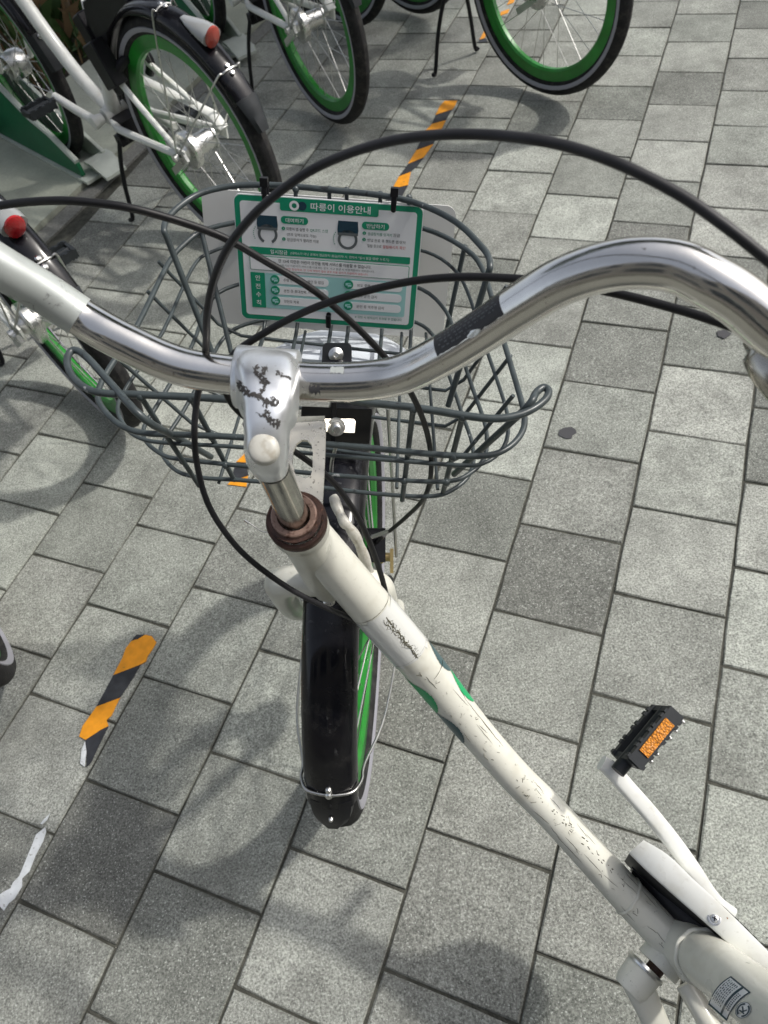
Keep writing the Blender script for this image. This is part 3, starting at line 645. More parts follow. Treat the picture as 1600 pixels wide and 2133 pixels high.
def pose(x, y, hdg, lean=0.0, z=0.012):
    a = R(hdg); f = V((math.sin(a), math.cos(a), 0)); l = V((-f.y, f.x, 0))
    m4 = Matrix.Rotation(R(lean), 4, f) @ Matrix((f, l, Z)).transposed().to_4x4()
    m4.translation = V((x, y, z)); return m4
bike0 = make_bike()
ROW = [(-.219, 1.976, -34.9, 'docked white bicycle above the sign, faded red reflector and chrome stay on its fender', ORED),
       (-.594, 1.419, -32.4, 'docked white bicycle mostly hidden behind the left handlebar, bright red reflector', RED),
       (.160, 2.547, -21.8, 'docked bicycle at top centre, next right of the one with the faded reflector', RED),
       (.838, 2.371, -29.8, 'lone bicycle out of the row at upper right, both kickstand legs in view', RED),
       (.600, 3.20, -30.0, 'bicycle in the row of which only the dark tyre bottom shows at the top edge', RED),
       (-.833, .862, -32.0, 'bicycle of which only a dark tyre edge shows at the left margin', RED)]
for i, (x, y, hd, lb, rm) in enumerate(ROW):
    b = bike0 if i == 0 else copy_tree(bike0)
    b.matrix_world = pose(x, y, hd); b['label'] = lb
for ch in bike0.children_recursive:
    if ch.name.startswith('red_lens'): ch.material_slots[0].link = 'OBJECT'; ch.material_slots[0].material = ORED
BIKES = [o for o in sc.collection.objects if o.get('group') == 'share bicycles parked at the docks']

# docks that hold the front wheels
def make_dock():
    root = thing('wheel_dock', '-', 'bike dock', None, 'green wheel docks on the platform')
    q = MB(); q.slab([(.70, -.075, .012), (1.45, -.075, .012), (1.45, .075, .012), (.70, .075, .012)], (0, 0, 1), .010); q.build('base_plate', DOCKW, root, smooth=0)
    prof = [(.74, .014), (.74, .060), (.86, .125), (.96, .155), (1.10, .24), (1.22, .36), (1.36, .42), (1.42, .42), (1.42, .014)]
    q = MB(); q.slab([(x_, .066, z_) for x_, z_ in prof], (0, 1, 0), .016); q.build('side_panel', DOCKG, root, smooth=0, bevel=.003)
    q = MB(); q.tube([(x_, .058, z_ + .003) for x_, z_ in prof[1:8]], .0105, 8, ref=(0, 1, 0)); q.build('rim_strip', DOCKW, root, smooth=40)
    q = MB(); q.slab([(x_, -.048, z_ * .8 + .003) for x_, z_ in prof], (0, -1, 0), .014); q.build('side_panel', DOCKW, root, smooth=0, bevel=.003)
    q = MB(); q.slab([(.64, -.05, .020), (.72, -.06, .045), (.76, -.06, .045), (.76, .03, .045), (.72, .03, .045), (.64, .03, .020)], (0, 0, 1), .010); q.build('foot_plate', DOCKW, root, smooth=0)
    return root
dock0 = make_dock()
DL = ['green wheel dock holding the front wheel of the bicycle with the faded reflector', 'green wheel dock beyond the left edge, holding the half hidden bicycle', 'green wheel dock behind the top centre bicycle', 'green wheel dock at the far end of the row']
for i, bi in enumerate((0, 1, 2, 4)):
    d = dock0 if i == 0 else copy_tree(dock0)
    x, y, hd = ROW[bi][:3]; d.matrix_world = pose(x, y, hd, 0, .018); d['label'] = DL[i]

# ================================================================ THE BICYCLE IN FRONT
N0 = W(618, 1085, .55)                                     # top of the headset
AX = V((-.04, .3, -.95)).normalized()                      # steering axis, downwards
BBm = W(1412, 1955, .80)
LF = (BBm - N0).cross(AX).normalized()
if LF.x > 0: LF = -LF
UP = (Z - LF * LF.z).normalized(); FD = LF.cross(UP)
O0 = BBm - FD * .43 - UP * .28
mm = Matrix((FD, LF, UP)).transposed().to_4x4(); mm.translation = O0
main = thing('bicycle', 'white share bicycle in front seen from above, chrome handlebar and grey wire basket', 'bicycle', mm, 'share bicycles')
main['group'] = 'share bicycles parked at the docks'
IV = mm.inverted()
def L2(x, y, z): return O0 + FD * x + LF * y + UP * z
a15 = R(15); hh = V((math.sin(a15), math.cos(a15), 0)); WF = (hh - AX * hh.dot(AX)).normalized(); WS = WF.cross(-AX)   # wheel forward, wheel right
def put(q, name, mat_, parent=None, **k): return q.build(name, mat_, parent or main, IV, **k)

# frame: main tube, head tube, bottom bracket, seat tube sleeve, stays
TUBE = spl([(640, 1105, .604, .0170), (684, 1161, .632, .0190), (760, 1250, .675, .0202), (831, 1330, .715, .0206), (889, 1397, .75, .0204), (951, 1476, .78, .0191), (1016, 1554, .80, .0180),
            (1090, 1637, .812, .0182), (1127, 1668, .815, .0183), (1195, 1742, .815, .0187), (1265, 1818, .812, .0194), (1330, 1892, .806, .0200), (1405, 1962, .792, .0212), (1452, 2010, .776, .0225)], 6)
TP = [W(*p[:3]) for p in TUBE]; TR_ = [p[3] for p in TUBE]
for _ in range(26):
    TP = [TP[0]] + [(TP[i - 1] + TP[i] * 2 + TP[i + 1]) / 4 for i in range(1, len(TP) - 1)] + [TP[-1]]; TR_ = [TR_[0]] + [(TR_[i - 1] + TR_[i] * 2 + TR_[i + 1]) / 4 for i in range(1, len(TR_) - 1)] + [TR_[-1]]
q = MB(); q.tube(TP, TR_, 28, ref=-ray(1000, 1600))
q.tube([N0 + AX * .004, N0 + AX * .172], .0192, 28)
q.lathe(N0 + AX * .003, AX, [(0, .0215), (.004, .0225), (.016, .0225), (.020, .0195)], 28)
SD = (FD * -.45 + UP * .89).normalized()
q.tube([BBm + SD * .0, BBm + SD * .050, BBm + SD * .060, BBm + SD * .30], [.0225, .0245, .0262, .0262], 32)
q.tube([BBm + LF * .002, BBm + SD * .03, BBm + SD * .06], [.026, .0262, .024], 24)
q.tube([BBm + SD * .30, BBm + SD * .36], .021, 20)
q.tube([BBm - LF * .037, BBm + LF * .037], .0225, 24)
for sg in (-1, 1):
    q.tube([p for p in [L2(*t) for t in spl([(.40, .028 * sg, .272), (.36, .042 * sg, .272), (.30, .055 * sg, .280), (0, .070 * sg, .30)], 5)]], [.0115, .010], 10)
    q.tube([L2(*t) for t in spl([(.295, .018 * sg, .49), (.25, .038 * sg, .475), (.12, .056 * sg, .395), (0, .068 * sg, .308)], 5)], [.009, .0075], 10)
frame = put(q, 'frame', CREAM, smooth=60)
# weld beads near the bottom bracket
for (bb_, ax_, rr, wv) in ((TP[-15], (TP[-14] - TP[-16]).normalized(), .0193, .0020), (BBm + SD * .052, SD, .0262, .0024)):
    q = MB(); x_ = ax_.orthogonal().normalized(); y_ = ax_.cross(x_); pts = []
    for k in range(40):
        a = k / 40 * 6.2832; pts.append(bb_ + (x_ * math.cos(a) + y_ * math.sin(a)) * (rr + .0006 * math.sin(a * 9)) + ax_ * (.004 * math.cos(a * 1 + 1)))
    q.tube(pts, wv, 8, closed=True); put(q, 'weld_bead', CREAM, frame, smooth=60)
# patches wrapped on the main tube
def tube_patch(i0, i1, inside, lift, name, mat_, nu=26, nv=26, A=1.9):
    q = MB(); idx = {}
    def pt(fi, a):
        i = min(int(fi), len(TP) - 2); t = fi - i; c = TP[i].lerp(TP[i + 1], t); r = TR_[i] + (TR_[i + 1] - TR_[i]) * t
        tg = (TP[min(i + 1, len(TP) - 1)] - TP[max(i - 1, 0)]).normalized(); n_ = (C_O - c); n_ = (n_ - tg * n_.dot(tg)).normalized(); s_ = tg.cross(n_)
        return c + (n_ * math.cos(a) + s_ * math.sin(a)) * (r + lift)
    for iu in range(nu + 1):
        for iv in range(nv + 1): q.v.append(pt(i0 + (i1 - i0) * iu / nu, -A + 2 * A * iv / nv)); idx[iu, iv] = len(q.v) - 1
    for iu in range(nu):
        for iv in range(nv):
            if inside((iu + .5) / nu, -A + 2 * A * (iv + .5) / nv): q.face((idx[iu, iv], idx[iu + 1, iv], idx[iu + 1, iv + 1], idx[iu, iv + 1]))
    return put(q, name, mat_, frame, smooth=60)
tube_patch(12.6, 20.5, lambda u, a: u + .10 * math.cos(a) < 1.0 and u > .05 - .03 * math.cos(a), .0005, 'clear_film', FILM, 20, 36)
# lens-shaped logo halves on both flanks of the tube
ell = lambda cu, ca, ru, rv: (lambda u, a: ((u - cu) / ru) ** 2 + ((a - ca) / rv) ** 2 < 1)
for sgn, spans in ((-1, ((20.6, 25.4, TEAL), (25.2, 30.4, DGRN))), (1, ((22.6, 28.4, DGRN), (28.2, 33.4, TEAL)))):
    for (i0, i1, mt) in spans: tube_patch(i0, i1, ell(.5, 1.55 * sgn, .5, .90 if sgn > 0 else .72), .0004, 'decal', mt, 48, 110, 2.5)
# cracked, dirty crease along the film
rc = random.Random(5); q = MB()
def tpoint(fi, a, lift=.0007):
    i = min(int(fi), len(TP) - 2); t = fi - i; c = TP[i].lerp(TP[i + 1], t); r = TR_[i] + (TR_[i + 1] - TR_[i]) * t
    tg = (TP[i + 1] - TP[max(i - 1, 0)]).normalized(); n_ = (C_O - c); n_ = (n_ - tg * n_.dot(tg)).normalized(); s_ = tg.cross(n_)
    return c + (n_ * math.cos(a) + s_ * math.sin(a)) * (r + lift)
def crack(fs, amp, w0): q.tube([tpoint(f, a + rc.uniform(-amp, amp)) for f, a in fs], [w0 * rc.uniform(.4, 1.3) for _ in fs], 4, flat=.3)
def lin(f0, f1, a0, a1, n): return [(f0 + (f1 - f0) * i / n, a0 + (a1 - a0) * i / n) for i in range(n + 1)]
CA = -.12
crack(lin(13.3, 19.6, CA - .10, CA + .02, 34), .05, .00055); crack(lin(13.3, 19.4, CA + .10, CA + .04, 30), .06, .0004); crack(lin(14.2, 19.3, CA, CA + .02, 26), .08, .0004)
for k in range(26):
    f = rc.uniform(13.6, 19.3); a = CA + rc.uniform(-.1, .1); crack([(f + i * rc.uniform(-.12, .22), a + i * rc.choice((-1, 1)) * .06) for i in range(4)], .03, .00022)
for sgn in (-1, 1): crack([(12.75 - .35 * math.cos(a), a * sgn) for a in [i * .1 for i in range(13)]], .005, .0002)
crack([(20.0 - .6 * math.cos(a), a) for a in [-1.2 + i * .1 for i in range(25)]], .005, .0002)
crack([(23.6 + .05 * i - .9 * math.cos(-1.2 + i * .1), -1.15 + i * .1) for i in range(12)], .02, .0006)
put(q, 'dirt_crack', GRIT, frame, smooth=0)['kind'] = 'stuff'
q = MB()                                                   # scratches along the top of the tube
for k in range(60):
    f = rc.uniform(20, 74); a = rc.uniform(-.55, .5); n_ = rc.randint(2, 4)
    q.tube([tpoint(f + i * rc.uniform(.05, .35), a + i * rc.uniform(-.10, .10), .0002) for i in range(n_)], rc.uniform(.00012, .00034), 4, flat=.3)
for k in range(26):
    f = rc.uniform(44, 60); a = -.20 + rc.uniform(-.18, .18); q.tube([tpoint(f, a, .0002), tpoint(f + rc.uniform(.1, .5), a + rc.uniform(-.05, .05), .0002)], rc.uniform(.0003, .0009), 5, flat=.25)
for k in range(34):                                        # long grey scuffs along the flanks
    f = rc.uniform(22, 72); a = rc.choice((rc.uniform(-1.1, -.3), rc.uniform(.2, 1.0))); L_ = rc.uniform(1.0, 3.5); da = rc.uniform(-.16, .16)
    q.tube([tpoint(f + L_ * i / 6, a + da * i / 6 + rc.uniform(-.02, .02), .0001) for i in range(7)], [.00006 + .00026 * math.sin(math.pi * i / 6) for i in range(7)], 4, flat=.25)
put(q, 'scratch', GRIT, frame, smooth=0)['kind'] = 'stuff'

# certificate sticker and round mark on the seat tube sleeve
def oncyl(px, py, lift=.0004):
    d = ray(px, py).normalized(); ax_ = SD; o = C_O - BBm; r = .0262 + lift
    d1 = d - ax_ * d.dot(ax_); o1 = o - ax_ * o.dot(ax_); A_ = d1.dot(d1); B2 = d1.dot(o1); C2 = o1.dot(o1) - r * r; D_ = B2 * B2 - A_ * C2
    if D_ < 0: t = -B2 / A_
    else: t = (-B2 - math.sqrt(D_)) / A_
    return C_O + d * t
QD = [(1477, 2091), (1522, 2035), (1561, 2067), (1514, 2124)]     # bl, tl, tr, br along the print
def qd(u, v):
    a, b, c, d = QD; t = (a[0] * (1 - v) + b[0] * v, a[1] * (1 - v) + b[1] * v); e = (d[0] * (1 - v) + c[0] * v, d[1] * (1 - v) + c[1] * v)
    bow = -5.0 * 4 * u * 0 + 0; k = 4 * v * (1 - v)
    return (t[0] * (1 - u) + e[0] * u - 5 * k, t[1] * (1 - u) + e[1] * u - 5 * k)
def cyl_quad(q, u0, u1, v0, v1, lift, n=8, m_=0):
    for i in range(n):
        a, b = v0 + (v1 - v0) * i / n, v0 + (v1 - v0) * (i + 1) / n
        q.poly([oncyl(*qd(u0, a), lift), oncyl(*qd(u0, b), lift), oncyl(*qd(u1, b), lift), oncyl(*qd(u1, a), lift)], m_)
q = MB(); cyl_quad(q, -.03, 1.03, -.03, 1.03, .0005, m_=1); cyl_quad(q, .02, .98, .02, .98, .0007, m_=0)
cs = put(q, 'certificate_sticker', [SGW, SGN], frame, smooth=0)
q = MB(); cyl_quad(q, .62, .72, .02, .98, .0009)
rs = random.Random(9)
for row in range(6):
    u = .07 + row * .085; v = .06 + (.30 if row > 2 else 0)*0
    while v < .92:
        L_ = rs.uniform(.03, .11); cyl_quad(q, u, u + .035, v, min(v + L_, .94), .0009, 2); v += L_ + .035
for row in range(2):
    u = .76 + row * .09; v = .20
    while v < .80: cyl_quad(q, u, u + .05, v, v + .035, .0009, 1); v += .06
put(q, 'fine_print', SGN, cs, smooth=0)['kind'] = 'stuff'
KC = V((1548, 2104)); kd = V((-.55, .83)).normalized() if False else V((0.62, -0.78)); kn = V((kd.y, -kd.x))
def kp(a, r): return KC.x + kd.x * r * math.cos(a) * 1.12 + kn.x * r * math.sin(a) * .92, KC.y + kd.y * r * math.cos(a) * 1.12 + kn.y * r * math.sin(a) * .92
def ring(q, r0, r1, a0, a1, lift, n=24, m_=0):
    for i in range(n):
        a, b = a0 + (a1 - a0) * i / n, a0 + (a1 - a0) * (i + 1) / n
        q.poly([oncyl(*kp(a, r0), lift), oncyl(*kp(b, r0), lift), oncyl(*kp(b, r1), lift), oncyl(*kp(a, r1), lift)], m_)
q = MB(); ring(q, 0, 16.5, 0, 6.2832, .0004, m_=1); ring(q, 15.6, 16.5, 0, 6.2832, .0006); ring(q, 10.5, 14, .45, 2.9, .0006, 14); ring(q, 10.5, 14, 3.6, 6.05, .0006, 14)
def stroke(q, x0, y0, x1, y1, wd):                        # strokes of the letter, in units of the mark
    f = lambda x, y: oncyl(KC.x + kd.x * x - kn.x * y, KC.y + kd.y * x - kn.y * y, .0007)
    dx, dy = x1 - x0, y1 - y0; l_ = math.hypot(dx, dy); nx, ny = -dy / l_ * wd, dx / l_ * wd
    q.poly([f(x0 + nx, y0 + ny), f(x1 + nx, y1 + ny), f(x1 - nx, y1 - ny), f(x0 - nx, y0 - ny)])
stroke(q, -5, -6.5, -5, 6.5, 1.3); stroke(q, -4.5, 0, 5, 6.2, 1.3); stroke(q, -2, 1.2, 5, -6.2, 1.3)
put(q, 'round_mark', [SGN, SGW], frame, smooth=0)

# headset nut, stem, handlebar
q = MB(); q.lathe(N0, -AX, [(-.012, .0192), (-.011, .0217), (-.003, .0228), (.0015, .0228), (.0030, .0221), (.0034, .0195)], 48)
nut = put(q, 'headset_nut', RUST, smooth=30)
q = MB(); x_ = AX.orthogonal().normalized(); y_ = AX.cross(x_)
hexr = [[N0 - AX * z_ + (x_ * math.cos(k * math.pi / 4 + .3) + y_ * math.sin(k * math.pi / 4 + .3)) * .0194 for k in range(8)] for z_ in (.0030, .0105)]
q.loft(hexr, caps=False); q.lathe(N0, -AX, [(.0105, .0200), (.0112, .0172), (.0118, .0170)], 40); put(q, 'lock_nut', RUST, nut, smooth=20)
q = MB(); q.lathe(N0, -AX, [(.0110, .0172), (.0140, .0168), (.0146, .0158), (.0144, .0124), (.0120, .0113)], 40); put(q, 'top_ring', RUST2, nut, smooth=30)
CL = W(557, 790, .482)
BARL = [(560, 788, .482), (480, 781, .482), (400, 769, .481), (345, 752, .480), (290, 727, .478), (230, 697, .476), (169, 661, .474), (90, 609, .462), (0, 556, .446), (-90, 500, .432), (-190, 450, .420), (-330, 440, .40), (-470, 560, .375), (-560, 760, .35)]
BARR = [(560, 788, .482), (640, 795, .482), (720, 796, .480), (790, 790, .476), (850, 775, .466), (930, 735, .447), (1010, 686, .427), (1090, 633, .407), (1180, 582, .388), (1290, 551, .372), (1400, 553, .363), (1480, 588, .358), (1545, 628, .357), (1615, 688, .358), (1715, 752, .356), (1840, 850, .345), (1970, 990, .325)]
bl = wpath(list(reversed(BARL)), 5); br = wpath(BARR, 5)
q = MB(); q.tube(bl + br[1:], .0127, 28); barm = put(q, 'handlebar', CHROME, smooth=70)
def sweep_patch(path, i0, i1, a0, a1, r, name, mat_, parent, ragged=0, n=30, nv=20):
    """a thin sheet wrapped on a tube; a=0 faces the rider"""
    q = MB(); N_ = len(path); rows = []; rg = random.Random(2)
    for iu in range(n + 1):
        fi = i0 + (i1 - i0) * iu / n; i = min(int(fi), N_ - 2); t = fi - i; c = path[i].lerp(path[i + 1], t)
        tg = (path[i + 1] - path[max(i - 1, 0)]).normalized(); n_ = (C_O - c); n_ = (n_ - tg * n_.dot(tg)).normalized(); s_ = tg.cross(n_)
        lo = a0 + rg.uniform(-ragged, ragged); hi = a1 + rg.uniform(-ragged, ragged)
        rows.append([c + (n_ * math.cos(lo + (hi - lo) * k / nv) + s_ * math.sin(lo + (hi - lo) * k / nv)) * r for k in range(nv + 1)])
    b = 0
    for rw_ in rows: q.v += rw_
    for iu in range(n):
        for k in range(nv): a = iu * (nv + 1) + k; q.face((a, a + 1, a + nv + 2, a + nv + 1))
    return put(q, name, mat_, parent, smooth=70)
NB = len(bl)
# white worn tape sleeve on the left arm, from outside the frame to x=180
i_end = NB - 1 - 5 * 6 - 0.2
sweep_patch(bl, 14, i_end, -1.75, 2.05, .01315, 'tape_sleeve', SLEEVE, barm, .02, 60, 24)
# black warning sticker on the right arm
st_i0, st_i1 = 5 * 5 + 0.2, 5 * 6 + 3.9
bs = sweep_patch(br, st_i0, st_i1, -1.12, -.08, .0130, 'warning_sticker', BSTK, barm, .03, 24, 12)
def on_bar(path, fi, a, r):
    i = min(int(fi), len(path) - 2); t = fi - i; c = path[i].lerp(path[i + 1], t); tg = (path[i + 1] - path[max(i - 1, 0)]).normalized()
    n_ = (C_O - c); n_ = (n_ - tg * n_.dot(tg)).normalized(); s_ = tg.cross(n_); return c + (n_ * math.cos(a) + s_ * math.sin(a)) * r
q = MB(); rs = random.Random(12)
for row in range(5):
    a = -1.04 + row * .17; f = st_i0 + .35 + rs.uniform(0, .6)
    stop = st_i1 - .4 if row < 4 else st_i0 + 4.8
    while f < stop:
        L_ = rs.uniform(.10, .55); g2_ = f
        while g2_ < f + L_: q.poly([on_bar(br, g2_, a, .01312), on_bar(br, g2_ + .05, a, .01312), on_bar(br, g2_ + .05, a + .075, .01312), on_bar(br, g2_, a + .075, .01312)]); g2_ += .085
        f += L_ + rs.uniform(.18, .5)
put(q, 'fine_print', INKY, bs, smooth=0)['kind'] = 'stuff'
q = MB(); pts = []
for k in range(14):
    aa = k / 14 * 6.283; rr = rs.uniform(.8, 1.15); pts.append(on_bar(br, st_i0 + 4.8 + .8 * rr * math.cos(aa), -.10 + .16 * rr * math.sin(aa), .01318))
q.poly(pts); put(q, 'worn_patch', SILVER, bs, smooth=0)
sweep_patch(br, 8.3, 10.2, -.85, -.45, .01295, 'tape_remnant', SLEEVE, barm, .05, 8, 6)
sweep_patch(br, 5.6, 7.0, .18, .62, .0129, 'dark_smudge', GUM, barm, .12, 12, 8)
# stem: clamp barrel, forged body, quill and cap
bt_ = (W(640, 795, .482) - W(480, 781, .482)).normalized()
q = MB(); rings = []
body = spl([(557, 790, .481, .0203, .0196), (557, 801, .470, .0202, .0210), (559, 818, .462, .0194, .0206), (562, 838, .455, .0177, .0194), (562, 860, .451, .0160, .0182), (558, 882, .449, .0140, .0166), (557, 906, .449, .0132, .0150), (556, 932, .451, .0134, .0138), (558, 954, .456, .0127, .0124), (564, 972, .466, .0113, .0110)], 3)
bp = [W(*b_[:3]) for b_ in body]
for i, b_ in enumerate(body):
    tg = (bp[min(i + 1, len(bp) - 1)] - bp[max(i - 1, 0)]).normalized(); s_ = (bt_ - tg * bt_.dot(tg)).normalized(); n_ = tg.cross(s_); ring_ = []
    pw = 2 / (4.2 - 2.0 * i / len(body))
    for k in range(40):
        a = 2 * math.pi * k / 40; c_, d_ = math.cos(a), math.sin(a)
        ring_.append(bp[i] + s_ * (b_[3] * math.copysign(abs(c_) ** pw, c_)) + n_ * (b_[4] * math.copysign(abs(d_) ** pw, d_)))
    rings.append(ring_)
q.loft(rings)
q.lathe(CL - bt_ * .0200, bt_, [(0, .0130), (0, .0194), (.0012, .0205), (.0388, .0205), (.0400, .0194), (.0400, .0130)], 40)
stem = put(q, 'stem', ALLOY, smooth=55)
from mathutils.bvhtree import BVHTree
from mathutils import noise as MN
stem_bvh = BVHTree.FromPolygons([IV.inverted() @ v.co for v in stem.data.vertices], [tuple(p.vertices) for p in stem.data.polygons])
FLK = [[(435, 255), (460, 238), (478, 252), (455, 264), (470, 290), (488, 290), (486, 250), (524, 248), (515, 282), (500, 302), (514, 325), (547, 350), (516, 366), (500, 402), (480, 418), (468, 405), (493, 380), (488, 346), (463, 322), (447, 300), (442, 270)],
       [(340, 333), (366, 343), (378, 364), (402, 374), (408, 394), (442, 408), (472, 413), (494, 430), (488, 462), (458, 446), (430, 432), (398, 428), (368, 422), (353, 396), (343, 366)],
       [(488, 428), (516, 448), (560, 452), (543, 428), (575, 440), (608, 458), (592, 492), (560, 503), (528, 484), (505, 484), (488, 456)], [(498, 478), (532, 490), (524, 524), (494, 502)],
       [(448, 533), (500, 544), (520, 516), (547, 534), (543, 560), (570, 574), (599, 568), (602, 612), (576, 627), (553, 616), (528, 582), (478, 552)], [(574, 278), (610, 288), (642, 300), (670, 320), (662, 332), (625, 314), (588, 300)]]
def inpoly(x, y, P):
    c = False
    for i in range(len(P)):
        (x0, y0), (x1, y1) = P[i - 1], P[i]
        if (y0 > y) != (y1 > y) and x < (x1 - x0) * (y - y0) / (y1 - y0) + x0: c = not c
    return c
q = MB(); ids = {}
def flake_vert(i, j):
    if (i, j) not in ids:
        X_, Y_ = 380 + i * 3 * .3375, 680 + j * 3 * .3375
        hit = stem_bvh.ray_cast(C_O, ray(X_, Y_).normalized()); ids[i, j] = None
        if hit[0] is not None: q.v.append(hit[0] + hit[1] * (.00018 if hit[1].dot(C_O - hit[0]) > 0 else -.00018)); ids[i, j] = len(q.v) - 1
    return ids[i, j]
for i in range(110, 226):
    for j in range(76, 212):
        x_, y_ = i * 3 + 1.5, j * 3 + 1.5; dx = MN.noise(V((x_ * .045, y_ * .045, 0))) * 16 + MN.noise(V((x_ * .13, y_ * .13, 5))) * 9; dy = MN.noise(V((x_ * .045, y_ * .045, 9))) * 16 + MN.noise(V((x_ * .13, y_ * .13, 3))) * 9
        if any(inpoly(x_ + dx, y_ + dy, P) for P in FLK) and MN.noise(V((x_ * .06, y_ * .06, 20))) < .36:
            vs = [flake_vert(i, j), flake_vert(i + 1, j), flake_vert(i + 1, j + 1), flake_vert(i, j + 1)]
            if None not in vs: q.face(vs)
put(q, 'flaked_patch', M('bare_casting', (0.035, 0.032, 0.03), 0.6).m, stem, smooth=60)
q = MB(); q.tube([bp[-3] + AX * .012, N0 - AX * .0125], .0111, 28); put(q, 'quill', QUILL, stem, smooth=60)
capn = (-AX * .75 - ray(549, 933).normalized() * .75).normalized()
q = MB(); q.lathe(W(549, 934, .4335) - capn * .006, capn, [(0, .0093), (.0058, .0091), (.0072, .0078), (.0077, .004), (.0078, .0)], 28); put(q, 'stem_cap', WCAP, stem, smooth=50)

# cables
def cable(pts, r, name, mat_, n=7):
    q = MB(); q.tube(wpath(pts, n), r, 12); return put(q, name, mat_, smooth=70)
cable([(0 - 260, 560, .50), (-120, 455, .475), (0, 428, .455), (110, 418, .445), (200, 423, .445), (300, 440, .45), (450, 488, .47), (560, 548, .49), (650, 602, .505), (720, 660, .525), (790, 730, .55), (845, 800, .58), (880, 870, .62), (897, 940, .68), (896, 1000, .74), (880, 1042, .80), (845, 1078, .86), (812, 1106, .90)], .0025, 'brake_cable', CABLE)
cable([(1850, 760, .30), (1720, 640, .295), (1600, 542, .292), (1520, 478, .292), (1420, 408, .296), (1300, 346, .302), (1190, 307, .312), (1100, 289, .32), (1000, 280, .332), (900, 282, .342), (800, 297, .354), (700, 330, .366), (620, 372, .378), (540, 436, .392), (480, 508, .408), (447, 580, .425), (432, 650, .446), (430, 705, .470), (424, 770, .515), (411, 830, .53), (405, 900, .54), (411, 970, .555), (432, 1046, .57), (470, 1110, .585), (520, 1165, .60), (600, 1224, .62), (680, 1266, .65), (724, 1285, .685), (770, 1310, .72)], .0024, 'gear_cable', CBG)
cable([(1900, 850, .36), (1760, 775, .375), (1600, 710, .39), (1500, 672, .40), (1400, 641, .412), (1300, 615, .424), (1220, 598, .434), (1140, 586, .444), (1050, 579, .455), (960, 577, .466), (870, 584, .478), (780, 602, .49), (690, 628, .50), (610, 661, .51), (540, 700, .52), (490, 735, .53), (466, 775, .545), (470, 815, .555), (495, 855, .57), (560, 905, .585), (620, 945, .60), (680, 990, .62), (715, 1030, .635), (750, 1085, .65), (778, 1150, .67), (796, 1205, .70), (806, 1245, .74)], .0026, 'brake_cable', CABLE)
cable([(512, 1085, .70), (525, 1093, .70), (540, 1104, .70), (556, 1109, .70), (580, 1108, .70)], .0006, 'wire_end', WSTEEL, 5)
q = MB(); q.tube([W(509, 1083, .70), W(519, 1090, .70)], .0014, 8); put(q, 'wire_ferrule', SILVER)
# right brake lever clamp
q = MB(); q.tube(wpath([(1566, 706, .376), (1580, 735, .372), (1600, 775, .368), (1660, 850, .366), (1760, 990, .36)], 4), [.0050] * 4 + [.0085] * 13, 12, flat=.5)
put(q, 'brake_lever', QUILL, smooth=50)
# white taped cable sleeve beside the head tube
q = MB(); q.tube(wpath([(694, 1034, .71), (703, 1058, .705), (716, 1086, .70), (727, 1098, .70), (742, 1120, .705), (755, 1150, .715), (766, 1180, .725), (771, 1205, .74)], 5), [.0046 + .0012 * abs(math.sin(i * .42)) for i in range(36)], 10, flat=.8); put(q, 'cable_sleeve', WCAP, smooth=60)

# fork with rounded crown shoulders
FA = N0 + AX * .545 + WF * .05
cr = N0 + AX * .19
q = MB(); q.tube([N0 + AX * .165, cr + AX * .02], .0175, 18)
for sg in (-1, 1):
    pts = spl([tuple(p) for p in (cr + AX * .002, cr + WS * .028 * sg + AX * .004, cr + WS * .047 * sg + AX * .016, cr + WS * .053 * sg + AX * .050, cr + WS * .056 * sg + AX * .15, FA + WS * .060 * sg - AX * .06 - WF * .022, FA + WS * .060 * sg)], 6)
    n_ = len(pts); q.tube(pts, [.0158 if i < 14 else .0158 - .0065 * (i - 14) / (n_ - 14) for i in range(n_)], 18)
put(q, 'fork', CREAM, smooth=60)
# front wheel, fender, stay
FL = -WS
wheel(main, 'front_wheel', FA, WF, FL, -AX, IV, 28)
ff = fender(main, 'front_fender', FA, WF, FL, -AX, R(-42), R(56), .3225, .0300, IV, n=48)
q = MB(); rings = []
for i in range(6):
    a = R(54 + i * 2.1); rad = -AX * math.cos(a) - WF * math.sin(a); wd = .0285 * (.90, .89, .86, .79, .66, .36)[i]
    rings.append([FA + rad * (.3235 + .001 * s) + WS * wd * t for t, s in ((-1, -11), (-.9, -4), (-.55, 0), (.55, 0), (.9, -4), (1, -11), (.55, -3), (-.55, -3))])
q.loft(rings); put(q, 'mud_flap', PLASTIC, ff, smooth=40)
a_ = R(51); rad = -AX * math.cos(a_) - WF * math.sin(a_); tgd = -(WF * math.cos(a_) - AX * -math.sin(a_) * -1)
top = FA + rad * .3255
pts = [tuple(FA + WS * .070)] + [tuple(FA + rad * .20 + WS * .055)] + [tuple(top + WS * x_ - rad * k_) for x_, k_ in ((.0355, .045), (.034, .022), (.026, .006), (.012, .001), (0, 0), (-.012, .001), (-.026, .006), (-.034, .022), (-.0355, .045))] + [tuple(FA + rad * .20 - WS * .055)] + [tuple(FA - WS * .070)]
q = MB(); q.tube(spl(pts, 5), .0018, 8); put(q, 'stay', WSTEEL, ff, smooth=60)
for da, sc_ in ((-1.4, .75), (0.1, .9), (8.2, .55)):
    a2 = R(51 + da); rd = -AX * math.cos(a2) - WF * math.sin(a2); q = MB(); q.lathe(FA + rd * .3245, rd, [(0, .0052 * sc_), (.002, .0052 * sc_), (.004, .0035 * sc_), (.0045, 0)], 12); put(q, 'bolt', SILVER, ff)
